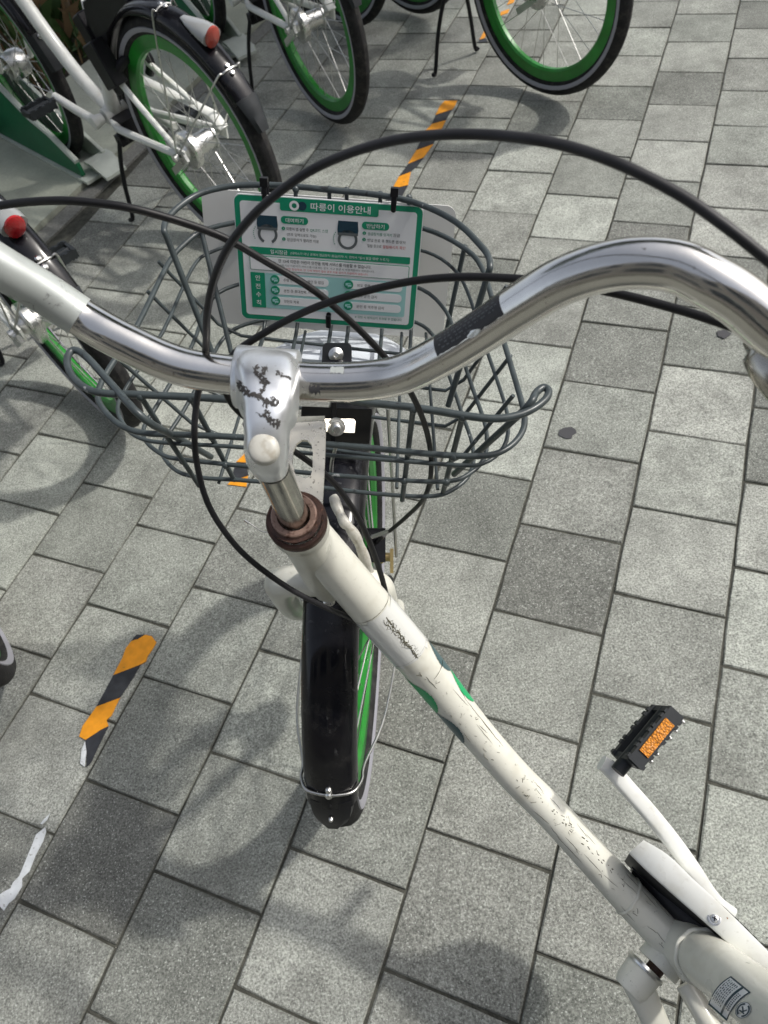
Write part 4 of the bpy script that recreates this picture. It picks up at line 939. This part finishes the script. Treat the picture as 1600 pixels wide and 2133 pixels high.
for da in (4, 8, 11):
    a2 = R(da); rd = -AX * math.cos(a2) - WF * math.sin(a2); q = MB(); q.lathe(FA + rd * .3245, rd, [(0, .0065), (.003, .0065), (.005, .004), (.0055, 0)], 12); put(q, 'bolt', SILVER, ff)
# front drum brake, axle nuts and the little bracket above them
q = MB(); q.lathe(FA + WS * .028, WS, [(0, .03), (.004, .042), (.020, .044), (.024, .040), (.026, .012)], 24); put(q, 'front_brake', PLASTIC, smooth=40)
q = MB(); q.box(W(784, 1135, .97), C_R * .012, C_D * .022, C_F * .012); q.tube([W(765, 1112, .93), W(784, 1128, .955), W(800, 1113, .92)], .004, 8); put(q, 'brake_housing', PLASTIC, smooth=40)
q = MB(); q.tube([W(812, 1106, .90), W(775, 1118, .93)], .0028, 8); put(q, 'cable_anchor', WSTEEL)
q = MB(); q.lathe(W(797, 1160, .98), WS, [(-.012, 0), (-.012, .009), (0, .009), (.004, .006), (.012, .006), (.012, 0)], 12); q.box(W(816, 1168, .97), C_R * .0022, C_D * .016, C_F * .004); put(q, 'axle_nut', BRASS)

# basket
bS = WS; Ob = W(640, 826, .645); bY = V((.258, .966, 0)); bY = (bY - bS * bY.dot(bS)).normalized(); bZ = bS.cross(bY)
def Bk(x, y, z): return Ob + bS * x + bY * y + bZ * z
def onb(px, py, z): return onplane(px, py, Bk(0, 0, z), bZ)
q = MB()
rim_px = [(342, 480), (349, 455), (380, 425), (420, 402), (480, 388), (550, 385), (620, 389), (700, 397), (780, 405), (850, 418), (910, 440), (960, 470), (1000, 510), (1017, 533), (1021, 556)]
rim = [onb(x, y, 0) for x, y in rim_px]
fl, frr = Bk(-.135, .165, -.152), Bk(.128, .135, -.152)
pts = [fl, fl.lerp(rim[0], .5), fl.lerp(rim[0], .93)] + rim + [frr.lerp(rim[-1], .92), frr.lerp(rim[-1], .5), frr]
q.tube(spl([tuple(p) for p in pts], 4), .0034, 10)
bkl, bkr = Bk(-.13, .055, -.155), Bk(.135, .04, -.155)
earl = [onb(x, y, 0.004) for x, y in ((300, 872), (232, 800), (185, 748), (160, 730), (145, 735), (140, 757), (152, 786), (178, 808), (215, 819), (290, 822), (400, 827), (520, 833))]
earr = [onb(x, y, 0.004) for x, y in ((760, 838), (870, 850), (970, 866), (1030, 872), (1075, 866), (1110, 852), (1136, 832), (1143, 815), (1133, 807), (1117, 818), (1098, 848))]
pts = [bkl, bkl.lerp(earl[0], .55)] + earl + [Bk(.0, 0, .002)] + earr + [bkr.lerp(earr[-1], .6), bkr]
q.tube(spl([tuple(p) for p in pts], 4), .0034, 10)
basket = put(q, 'basket', WIRE, smooth=70)
def wire(pts, r=.0023, closed=False, n=4, smooth_=True):
    q = MB(); p_ = spl([tuple(p) for p in pts], n) if smooth_ else pts
    q.tube(p_, r, 8, closed=closed); return put(q, 'wire', WIRE, basket, smooth=70)
def hoop(z, px, r):
    P = [onb(x, y, z) for x, y in px]; P.append(P[0]); wire(P, r, n=4)
hoop(-.05, [(640, 922), (500, 911), (400, 906), (300, 902), (250, 885), (215, 852), (204, 820), (225, 772), (285, 680), (350, 550), (385, 508), (425, 480), (500, 462), (600, 455), (700, 455), (800, 463), (886, 477), (960, 512), (1005, 560), (1043, 690), (1070, 780), (1092, 862), (1085, 905), (1050, 938), (1000, 950), (900, 946), (760, 932)], .0030)
hoop(-.075, [(640, 944), (480, 930), (340, 922), (290, 912), (262, 890), (245, 850), (268, 800), (340, 690), (400, 560), (440, 525), (520, 505), (650, 500), (780, 508), (886, 524), (945, 560), (975, 610), (1000, 690), (1035, 790), (1058, 870), (1050, 930), (1005, 966), (940, 968), (780, 956)], .0021)
hoop(-.11, [(640, 985), (480, 968), (380, 957), (340, 948), (305, 920), (300, 890), (330, 840), (400, 720), (430, 640), (470, 602), (560, 580), (680, 575), (790, 582), (878, 602), (930, 650), (955, 720), (985, 810), (1012, 890), (1010, 950), (980, 985), (930, 1003), (800, 998)], .0024)
hoop(-.152, [(640, 1012), (500, 1000), (420, 995), (370, 982), (340, 950), (338, 925), (380, 860), (430, 770), (460, 712), (500, 680), (580, 662), (680, 657), (790, 662), (868, 672), (910, 710), (935, 780), (962, 860), (985, 930), (980, 985), (940, 1022), (890, 1034), (780, 1028)], .0024)
# wires down the back wall
for (x0, y0, x1, y1) in ((292, 824, 415, 1012), (397, 828, 488, 1000), (861, 850, 838, 1042), (964, 866, 922, 1030)):
    a, b = onb(x0, y0, .004), onb(x1, y1, -.156); wire([a, a.lerp(b, .5), b], .0027)
# front wall wires
for x in (548, 616, 686, 722, 792, 852):
    a, b = onb(x, 392 + max(0, x - 700) * .12, 0), onb(x + 5, 663 + max(0, x - 800) * .06, -.152); wire([a, a.lerp(b, .5) - bY * .003, b, b + (Bk(0, .17, -.155) - Bk(0, .25, -.155))], .0024)
q = MB()
for (x, y, z) in [(x, 392 + max(0, x - 700) * .12, 0) for x in (548, 616, 686, 722, 792, 852)] + [(292, 824, .004), (397, 828, .004), (861, 850, .004), (964, 866, .004), (420, 484, -.05), (968, 514, -.05), (338, 900, -.05), (440, 907, -.05), (852, 940, -.05), (945, 950, -.05), (380, 958, -.11), (470, 967, -.11), (842, 1000, -.11), (930, 1003, -.11)]:
    o = onb(x, y, z) - bZ * .0015; pr_ = [(-.0042, 0), (-.0032, .0030), (0, .0042), (.0032, .0030), (.0042, 0)]; wb = MB(); wb.lathe(o, bZ, pr_, 8); put(wb, 'weld', WIRE, basket, smooth=80)
# wires running front to back along the bottom
for x0, x1 in ((-.115, -.10), (-.055, -.05), (.075, .07), (.118, .10)): wire([Bk(x0, .02, -.156), Bk(x1, .26, -.156)], .0019, smooth_=False)
# cross wires: down one side, across the bottom, up the other
for y in (.07, .125, .18, .232):
    wl = [(-.205, -.05), (-.155, -.14), (-.13, -.158), (.125, -.158), (.145, -.14), (.186, -.05)]
    wire([Bk(a, y + (.02 if a < 0 else -.015), z) for a, z in wl], .0022, n=1, smooth_=False)
# side uprights under the front corners
for (x0, y0, x1, y1) in ((420, 484, 482, 735), (968, 514, 930, 690)): a, b = onb(x0, y0, -.05), onb(x1, y1, -.154); wire([a, a.lerp(b, .5), b], .003)
# mounting plate with nut, and the stainless bracket down to the headset
q = MB(); pl = [W(628, 846, .66), W(776, 852, .66), W(770, 925, .69), W(625, 918, .69)]; q.slab(pl, -ray(700, 890), .004); q.slab([W(690, 838, .655), W(702, 838, .655), W(700, 930, .685), W(688, 930, .685)], -ray(700, 890), .003)
put(q, 'mounting_plate', PLASTIC, basket, smooth=0, bevel=.001)
def plate_hole(name, outer, inner, mat_, parent, nrm, th):
    bm = bmesh.new(); loops = []
    for L_ in (outer, inner):
        vs = [bm.verts.new(IV @ p) for p in L_]; loops.append([bm.edges.new((vs[i], vs[(i + 1) % len(vs)])) for i in range(len(vs))])
    bmesh.ops.triangle_fill(bm, use_beauty=True, use_dissolve=False, edges=[e for l_ in loops for e in l_])
    ext = bmesh.ops.extrude_face_region(bm, geom=list(bm.faces)); n_ = IV.to_3x3() @ V(nrm).normalized()
    for v_ in ext['geom']:
        if isinstance(v_, bmesh.types.BMVert): v_.co -= n_ * th
    bmesh.ops.recalc_face_normals(bm, faces=bm.faces); me = bpy.data.meshes.new(name); bm.to_mesh(me); bm.free(); me.materials.append(mat_)
    o = bpy.data.objects.new(name, me); sc.collection.objects.link(o); o.parent = parent; return o
pb0, pb1, pb2 = W(600, 880, .600), W(678, 876, .600), W(655, 1060, .555); pbn = (pb1 - pb0).cross(pb2 - pb0).normalized()
if pbn.dot(ray(640, 950)) > 0: pbn = -pbn
onp = lambda x, y: onplane(x, y, pb0, pbn)
outer = [onp(*p) for p in ((596, 882), (674, 876), (679, 880), (678, 930), (675, 1000), (671, 1070), (664, 1085), (640, 1072), (612, 1020), (598, 960))]
inner = [onp(*p) for p in ((616, 990), (609, 965), (611, 940), (618, 924), (629, 916), (640, 917), (649, 926), (652, 944), (651, 978), (647, 992), (636, 997))]
brk = plate_hole('basket_bracket', outer, inner, STEEL, main, pbn, .0022)
q = MB(); q.slab([onp(598, 881), onp(677, 875), W(677, 866, .612), W(604, 868, .612)], -ray(640, 870), .002)
q.slab([W(676, 872, .618), W(736, 872, .63), W(741, 878, .63), W(739, 902, .628), W(680, 900, .616)], -ray(700, 880), .0025); put(q, 'flange', STEEL, brk, smooth=0, bevel=.0006)
nn = (W(704, 908, .585) - W(699, 886, .625)).normalized(); q = MB(); o = W(700, 889, .622); q.lathe(o, nn, [(0, .0078), (.0015, .0078), (.0016, 0)], 20)
xx = nn.orthogonal().normalized(); yy = nn.cross(xx); q.loft([[o + nn * z_ + (xx * math.cos(k * math.pi / 3) + yy * math.sin(k * math.pi / 3)) * .0064 for k in range(6)] for z_ in (.0015, .0075)]); q.lathe(o + nn * .0075, nn, [(0, .0034), (.002, .0038), (.0025, .0033), (.004, .0038), (.0045, .0033), (.006, .0037), (.0075, .003), (.0075, 0)], 14)
put(q, 'nut', SILVER, brk, smooth=30)
# pale housing under the front of the basket, its black clamp and screw
q = MB(); lo = [W(x, y, d) for x, y, d in ((574, 738, .93), (640, 748, .915), (720, 752, .91), (800, 752, .915), (852, 745, .93))]
hi = [W(x, y, d) for x, y, d in ((572, 728, .94), (596, 712, .96), (630, 696, .98), (670, 687, .99), (715, 685, .995), (765, 690, .99), (805, 703, .975), (838, 722, .95), (853, 738, .935))]
lo9 = [V(p) for p in spl([tuple(p) for p in lo], 2)]
mid = [lo9[i].lerp(hi[i], .5) + bZ * .006 for i in range(9)]; m1 = [lo9[i].lerp(hi[i], .22) + bZ * .0045 for i in range(9)]; m2 = [lo9[i].lerp(hi[i], .8) + bZ * .004 for i in range(9)]
low = [lo9[i] - bZ * .016 - bY * .003 for i in range(9)]; back = [h_ - bZ * .012 + bY * .006 for h_ in hi]
rows = [back, hi, m2, mid, m1, lo9, low]
q.loft([[r_[k] for r_ in rows] for k in range(9)])
lam = put(q, 'light_housing', LAMPM, smooth=60)
q = MB(); cq = [W(672, 722, .86), W(676, 714, .87), (W(728, 714, .87)), W(733, 722, .86), W(733, 758, .84), W(670, 758, .84)]; q.slab(cq, -ray(700, 735), .012); cl_ = put(q, 'clamp', PLASTIC, lam, smooth=0, bevel=.002)
q = MB(); sn = -ray(700, 740).normalized(); q.lathe(W(700, 739, .845), sn, [(0, .0085), (.001, .0085), (.0025, .0055), (.005, .0052), (.006, .003), (.0045, .0025), (.0045, 0)], 18); put(q, 'screw', SILVER, lam)
# basket stays to the axle
for pts in ([(808, 850, .80), (817, 1000, .90), (826, 1160, .985)], [(700, 930, .76), (692, 960, .78), (690, 985, .80)]):
    q = MB(); q.tube(wpath(pts, 5), .0021, 8); put(q, 'basket_stay', WSTEEL, smooth=60)
q = MB(); pts = [(1 - t) * Bk(-.10, .10, -.15) + t * (FA - WS * .068) for t in (0, 1)]; q.tube(pts, .0021, 8); put(q, 'basket_stay', WSTEEL)

# cranks, pedals, chain guard, chainring
cr_px = [(1253, 1588, .772), (1275, 1605, .772), (1310, 1645, .772), (1350, 1690, .773), (1400, 1752, .775), (1440, 1808, .778), (1470, 1855, .782), (1495, 1885, .786), (1522, 1905, .790)]
q = MB(); p_ = wpath(cr_px, 4); out = -LF
q.tube(p_, [.0080 if i < 3 else .0088 for i in range(len(p_))], 16, ref=out, flat=.72, power=3.2); put(q, 'crank_arm', WHITE, smooth=45)
pc = W(1347, 1533, .762); pn = -(ray(1340, 1535).normalized()); pn = (pn + C_D * .10 + C_R * .34).normalized(); pn = (pn - out * pn.dot(out)).normalized(); ps = out.cross(pn)
pedal(main, pc, out, pn, ps, IV, k=.80)
lb = W(1328, 2038, .79)
q = MB(); q.lathe(BBm + LF * .037, LF, [(0, .009), (.03, .009)], 16); put(q, 'spindle', RUST)
q = MB(); q.lathe(lb - LF * .014, LF, [(0, 0), (0, .019), (.003, .0195), (.024, .0185), (.030, .016), (.032, 0)], 24)
q.tube(wpath([(1322, 2036, .788), (1336, 2065, .787), (1352, 2100, .786), (1380, 2160, .785), (1440, 2270, .79), (1490, 2360, .80)], 4), [.0165, .0115], 16, ref=LF, flat=.75, power=2.6); put(q, 'crank_arm', CREAM, smooth=50)
q = MB(); q.lathe(lb - LF * .016, LF, [(0, .0205), (.003, .0215), (.0055, .0205)], 24); put(q, 'dust_ring', SILVER)
pedal(main, W(1500, 2390, .80) + LF * .06, LF, pn, LF.cross(pn), IV)
rc_ = BBm - LF * .048
q = MB(); q.lathe(rc_, LF, [(-.002, .070), (.002, .070), (.002, .020), (-.002, .020), (-.002, .070)], 40); q.lathe(rc_, LF, [(-.012, 0), (-.012, .020), (.014, .020), (.014, 0)], 20)
for k in range(36):
    a = k / 36 * 6.2832; d = FD * math.cos(a) + UP * math.sin(a); e = -FD * math.sin(a) + UP * math.cos(a); q.box(rc_ + d * .072, d * .003, e * .0025, LF * .0015)
put(q, 'chainring', PLASTIC, smooth=30)
Lg = spl([(1310, 1777, .775), (1352, 1818, .760), (1403, 1864, .748), (1459, 1913, .737), (1516, 1965, .728), (1600, 2056, .717), (1740, 2205, .70), (1920, 2405, .68)], 4)
Rg = spl([(1341, 1750, .772), (1392, 1781, .757), (1445, 1832, .745), (1500, 1882, .734), (1555, 1936, .725), (1640, 2022, .714), (1775, 2165, .70), (1970, 2365, .68)], 4)
q = MB(); A1 = [W(*p) for p in Lg]; A2 = [W(*p) for p in Rg]; th = UP * -.0016; n_ = len(A1)
rings = []
for i in range(n_):
    a, b = A1[i], A2[i]; w_ = (b - a); k_ = w_.normalized()
    rings.append([a + th * 2, a, a + k_ * .0012 + UP * .0012, b - k_ * .003 + UP * .0012, b, b - UP * .008 , b - UP * .055, b - UP * .055 - k_ * .0015, b - UP * .008 - k_ * .0015, b + th * 2 - k_ * .002])
q.loft(rings); cg = put(q, 'chain_guard', WHITE, smooth=50)
q = MB(); q.loft([[A1[i] - UP * .004 + (A2[i] - A1[i]) * .05, A1[i] - UP * .004 + (A2[i] - A1[i]) * .09, A1[i] - UP * .075 - (A2[i] - A1[i]) * .10, A1[i] - UP * .075 - (A2[i] - A1[i]) * .16] for i in range(n_)]); put(q, 'hollow_shade', PLASTIC, cg, smooth=50)  # black sheet standing in for the shade in the guard's open hollow
sp_ = W(1488, 1913, .7325); sn = UP
q = MB(); q.lathe(sp_ - sn * .001, sn, [(0, .0064), (.0016, .0064), (.0018, .0052), (.0012, .005), (.0012, .0042), (.0034, .0036), (.004, .002), (.004, 0)], 22); sw = put(q, 'screw', SILVER, cg)
q = MB(); ra1 = (FD + LF * .4).normalized(); ra2 = sn.cross(ra1)
for d in (ra1, ra2): q.box(sp_ + sn * .0031, d * .0023, sn.cross(d) * .0006, sn * .00022)
put(q, 'cross_slot', PLASTIC, sw, smooth=0) if False else None
q.build('cross_slot', PLASTIC, cg, IV, smooth=0)
q = MB(); q.tube([sp_ + FD * .004 - LF * .0085 + UP * .0007, sp_ - FD * .002 - LF * .0092 + UP * .0007, sp_ - FD * .009 - LF * .0085 + UP * .0006], .0009, 5, flat=.4); q.build('rust_streak', M('rust_stain', (0.30, 0.13, 0.04), .8).m, cg, IV)
q = MB(); q.box(BBm - LF * .028 + FD * .045 + UP * .012, FD * .03, LF * .008, UP * .018); q.tube([BBm - LF * .024 + FD * .07 + UP * .01, BBm - LF * .024 - FD * .01 + UP * .03], .013, 10); put(q, 'chain_case', PLASTIC, smooth=40)
# rear wheel, fender, seat: behind the viewer
wheel(main, 'rear_wheel', L2(0, 0, .30), FD, LF, UP, IV, 20)
fender(main, 'rear_fender', L2(0, 0, .30), FD, LF, UP, R(-70), R(58), .323, .031, IV)
q = MB(); q.tube([BBm + SD * .34, BBm + SD * .60], .0135, 12); put(q, 'seat_post', SILVER)
q = MB(); rings = []
st = BBm + SD * .60
for x_, wd, th_ in ((.13, .018, .018), (.10, .028, .024), (.02, .045, .03), (-.07, .085, .036), (-.12, .095, .036), (-.15, .08, .026)):
    rings.append([st + FD * x_ + LF * (wd * math.cos(a)) + UP * (th_ * math.sin(a) * .5 + .02) for a in [2 * math.pi * k / 14 for k in range(14)]])
q.loft(rings); put(q, 'saddle', SEAT, smooth=50)

# ================================================================ SIGN AND BOARD ON THE BASKET
sTL, sTR, sBL = W(485, 402, .812), W(884, 430, .812), W(518, 661, .902)
sX = (sTR - sTL).normalized(); sY = (sTL - sBL); sY = (sY - sX * sY.dot(sX)).normalized(); sN = sX.cross(sY)
if sN.dot(C_O - sTL) < 0: sN = -sN
SW, SH = (sTR - sTL).length, 0.146
sm4 = Matrix((sX, sY, sN)).transposed().to_4x4(); sm4.translation = sTL - sY * SH
sign = thing('instruction_sign', 'white and green Korean instruction sign tied to the front of the wire basket', 'sign', sm4)
U = SW / 210.0
def sp(x, y, z=0.0): return V((x * U, SH - y * SH / 148.0, z))
def rrect(x0, y0, x1, y1, r, n=5):
    pts = []
    for cx, cy_, a in ((x1 - r, y0 + r, -90), (x1 - r, y1 - r, 0), (x0 + r, y1 - r, 90), (x0 + r, y0 + r, 180)):
        for k in range(n + 1): t = R(a + 90 * k / n); pts.append((cx + r * math.cos(t), cy_ + r * math.sin(t)))
    return pts
def flat(name, pts, mat_, lvl, th=None):
    q = MB(); z = .0004 * lvl; q.slab([sp(x, y, z) for x, y in pts], (0, 0, 1), th or .0002); return q.build(name, mat_, sign, smooth=0)
flat('plate', rrect(0, 0, 210, 148, 8), SGW, 0, .0016)
flat('border', rrect(1, 1, 209, 147, 7.4), SGG, 1); flat('panel', rrect(7, 7, 203, 141, 3.5), SGW, 2)
flat('header_tab', rrect(51.5, 2, 160.5, 14.8, 2.5), SGG, 3)
def circ(cx, cy_, r, n=24): return [(cx + r * math.cos(6.2832 * k / n), cy_ + r * math.sin(6.2832 * k / n)) for k in range(n)]
def annulus(name, cx, cy_, r0, r1, mat_, lvl, a0=0, a1=360, n=28):
    q = MB(); z = .0004 * lvl
    for k in range(n):
        a, b = R(a0 + (a1 - a0) * k / n), R(a0 + (a1 - a0) * (k + 1) / n)
        q.poly([sp(cx + r0 * math.cos(a), cy_ + r0 * math.sin(a), z), sp(cx + r1 * math.cos(a), cy_ + r1 * math.sin(a), z), sp(cx + r1 * math.cos(b), cy_ + r1 * math.sin(b), z), sp(cx + r0 * math.cos(b), cy_ + r0 * math.sin(b), z)])
    return q.build(name, mat_, sign, smooth=0)
flat('logo_disc', circ(76.2, 8.4, 4.8), SGN, 4); annulus('logo_ring', 67.4, 8.4, 2.7, 5.4, SGW, 5)
dg = bpy.context.evaluated_depsgraph_get
def text(s, x, y, size, mat_, lvl=4, width=None, align='LEFT', bold=0.0, vertical=False):
    """flat lettering; x, y in mm from the sign's upper left corner (y = baseline)"""
    cu = bpy.data.curves.new('lettering', 'FONT'); cu.body = s; cu.size = 1.0; cu.align_x = align; cu.offset = bold; cu.resolution_u = 2; cu.space_line = 1.25
    to = bpy.data.objects.new('lettering_tmp', cu); sc.collection.objects.link(to); bpy.context.view_layer.update()
    me = bpy.data.meshes.new_from_object(to.evaluated_get(dg())); bpy.data.objects.remove(to); bpy.data.curves.remove(cu)
    xs = [v.co.x for v in me.vertices] or [0, 1]; k = size
    kx = k if width is None else width / max(1e-6, (max(xs) - min(xs)))
    x_off = min(xs) * kx if (align == 'LEFT' and width is not None) else 0
    for v in me.vertices: p = sp(x + v.co.x * kx - x_off, y - v.co.y * k, .0004 * lvl); v.co = p
    me.materials.clear(); me.materials.append(mat_); me.name = 'lettering'
    o = bpy.data.objects.new('lettering', me); sc.collection.objects.link(o); o.parent = sign; return o
text('따릉이 이용안내', 85.5, 11.6, 9.2, SGW, 4, 66, bold=.012)
for (x, cy_, open_) in ((36.6, 0, True), (127, 0, False)):
    flat('lock_body', [(x - 11, 21.5), (x + 11, 21.5), (x + 11.8, 31.5), (x + 11.2, 36.5), (x - 11.2, 36.5), (x - 11.8, 31.5)], SGN, 3)
    annulus('lock_ring', x, 42.2, 8.2, 11.2, INKY, 3, 118 if open_ else 0, 422 if open_ else 360); flat('lock_bar', rrect(x - 11.4, 34.5, x + 11.4, 37.4, 1), INKY, 4)
    q = MB()
    for k in range(7): t = R(150 + k * 9) if open_ else R(150 + k * 9); q.slab([sp(x + 16 * math.cos(t) + dx, 42 + 14 * math.sin(t) * (-1) + 0 + dy, .0012) for dx, dy in ((-.4, -.5), (.4, -.5), (.4, .5), (-.4, .5))], (0, 0, 1), .0002)
    q.build('arrow_dot', INKG, sign, smooth=0)
for (x, s_) in ((52, '대여하기'), (142.5, '반납하기')):
    flat('pill', rrect(x, 20.6, x + 30.5, 29, 4.1), SGG, 3); text(s_, x + 5.4, 27, 5.6, SGW, 4, 19.8, bold=.01)
for (x, y, n_) in ((54.6, 34.4, '1'), (54.8, 46.4, '2'), (145.5, 33.4, '1'), (145.5, 40.6, '2')):
    flat('bullet', circ(x, y, 2.0, 16), SGG, 3); text(n_, x, y + 1.2, 3.2, SGW, 4, None, 'CENTER')
text('따릉이 앱 실행 후', 58, 36, 4.1, INK, 3, 25); text('QR코드 스캔', 84.5, 35.8, 4.1, INKG, 3, 20)
text('(번호 입력으로도 가능)', 58.5, 42.2, 3.8, INK, 3, 33); text('잠금장치가 열리면 이용', 58.5, 48.2, 4.1, INK, 3, 36)
text('잠금장치를 당겨서', 149.5, 35.2, 4.1, INKG, 3, 27); text('잠금', 178, 35, 4.1, INK, 3, 7.5); text('반납 완료 후 핸드폰 앱/문자', 149.5, 42.4, 4.1, INK, 3, 43); text('알림 등으로', 149.5, 48.8, 4.1, INK, 3, 16); text('알림메시지 확인', 167, 48.8, 4.1, INKR, 3, 25.5)
flat('band', rrect(14.5, 57.5, 199, 65.6, 1.2), SGG, 3); text('일시잠금', 39, 63.8, 5.4, SGW, 4, 19.5, bold=.006); text('(대여소가 아닌 곳에서 잠금장치 잠금(하차 시, 앱에서 "일시 잠금 해제" 누르기)', 62, 63.2, 3.5, SGW, 4, 113)
flat('outline_box', rrect(14.5, 67.8, 199, 84.6, 2), SGG, 3); flat('box_fill', rrect(15.2, 68.5, 198.3, 83.9, 1.6), SGW, 4)
text('만 13세 미만은 어린이 안전을 위해 서비스를 이용할 수 없습니다.', 48, 73.6, 4.6, INK, 5, 107, bold=.008)
text('만 13세 이상 어린이가 서비스를 이용하는 경우, 사고 발생 시 보험적용에서 제외됩니다.', 44, 78.0, 3.0, INKY, 5, 115); text('만 13세 미만 탑승하여, 만 13세 미만이 탑승 경우 이용 정지가 적용되지 않습니다.', 46, 82.0, 3.0, INKR, 5, 106)
flat('rules_panel', rrect(31, 87.6, 197, 131, 2.5), SGL, 3); flat('rules_tab', [(14.6, 87.6), (31.2, 87.6), (31.2, 131), (14.6, 131)], SGG, 4)
for k, s_ in enumerate('안전수칙'): text(s_, 22.9, 96.6 + k * 10.2, 7.0, SGW, 5, None, 'CENTER', bold=.008)
for r_, (tl_, tr_) in enumerate((('주행 전 브레이크, 체인 등 점검', '보도 주행 시 끌고가기'), ('운전 중 휴대전화, 이어폰 금지', '음주 운전 금지'), ('안전모 착용', '운전 중 역주행 금지'))):
    y = 94.6 + r_ * 13.2
    for x, s_ in ((44, tl_), (130.5, tr_)):
        flat('rule_pill', rrect(x - 2, y - 5, x + 62, y + 5, 4.6), SGW, 4); flat('rule_icon', circ(x - 1, y, 5.4, 20), SGG, 5)
        q = MB()
        for dx, dy, w_, h_ in ((-2.2, -.4, 1.5, 1.5), (1.6, 1.0, 1.7, 1.2), (.2, -1.6, 2.0, .5), (-.4, 1.6, .6, 1.4)): q.slab([sp(x - 1 + dx + w_ * a, y + dy + h_ * b, .0024) for a, b in ((-1, -1), (1, -1), (1, 1), (-1, 1))], (0, 0, 1), .0002)
        q.build('icon_mark', SGL, sign, smooth=0); text(s_, x + 9, y + 1.5, 4.2, INK, 5, min(47, 4.0 * len(s_) * .74))
text('※ 위반 시 범칙금이 부과될 수 있습니다.', 138, 136.2, 3.8, INKG, 3, 57)
# holes and cable ties
for x, y in ((36, 5.5), (176.5, 5.5), (106.4, 134)): flat('hole', circ(x, y, 3.0, 16), PLASTIC, 5)
def tie(x, y, up):
    a = sign.matrix_world @ sp(x, y, .002); q = MB()
    loop = [a + sN * .0025, a + sY * .5 * up + sN * .006, a + sY * up + sN * .004, a + sY * (up + .004) - sN * .004, a + sY * up - sN * .011, a - sN * .008]
    q.tube(spl([tuple(p) for p in loop], 4), .0030, 8, flat=.45, ref=sX, closed=False)
    q.box(a + sY * (up + .003) + sN * .004, sX * .0042, sY * .0045, sN * .0035)
    q.build('cable_tie', PLASTIC, sign, sign.matrix_world.inverted(), smooth=30)
tie(36, 5.5, .018); tie(176.5, 5.5, .017)
a = sign.matrix_world @ sp(106.4, 134, .002); q = MB(); q.tube([a + sN * .004, a - sY * .006 + sN * .004, a - sY * .016 + sN * .001], .0032, 8, flat=.5, ref=sX); q.build('cable_tie', PLASTIC, sign, sign.matrix_world.inverted())
# plain board outside the front wires
bTL, bTR, bBL = W(418, 392, .862), W(952, 430, .862), W(462, 672, .960)
vX = (bTR - bTL).normalized(); vY = (bTL - bBL); hB = vY.length; vY = (vY - vX * vY.dot(vX)).normalized(); wB = (bTR - bTL).length; vN = vX.cross(vY)
if vN.dot(C_O - bTL) < 0: vN = -vN
q = MB(); rr = .012; pts = []
for cx, cz, a in ((wB - rr, rr, -90), (wB - rr, hB - rr, 0), (rr, hB - rr, 90), (rr, rr, 180)):
    for k in range(6): t = R(a + 18 * k); pts.append(bBL + (bTL - vY * hB - bBL) + vX * (cx + rr * math.cos(t)) + vY * (cz + rr * math.sin(t)))
q.slab(pts, vN, .002); bd = q.build('blank_board', BOARD, None, None, smooth=0)
tag(bd, 'blank white board fixed outside the front wires of the basket, behind the printed sign', 'board')
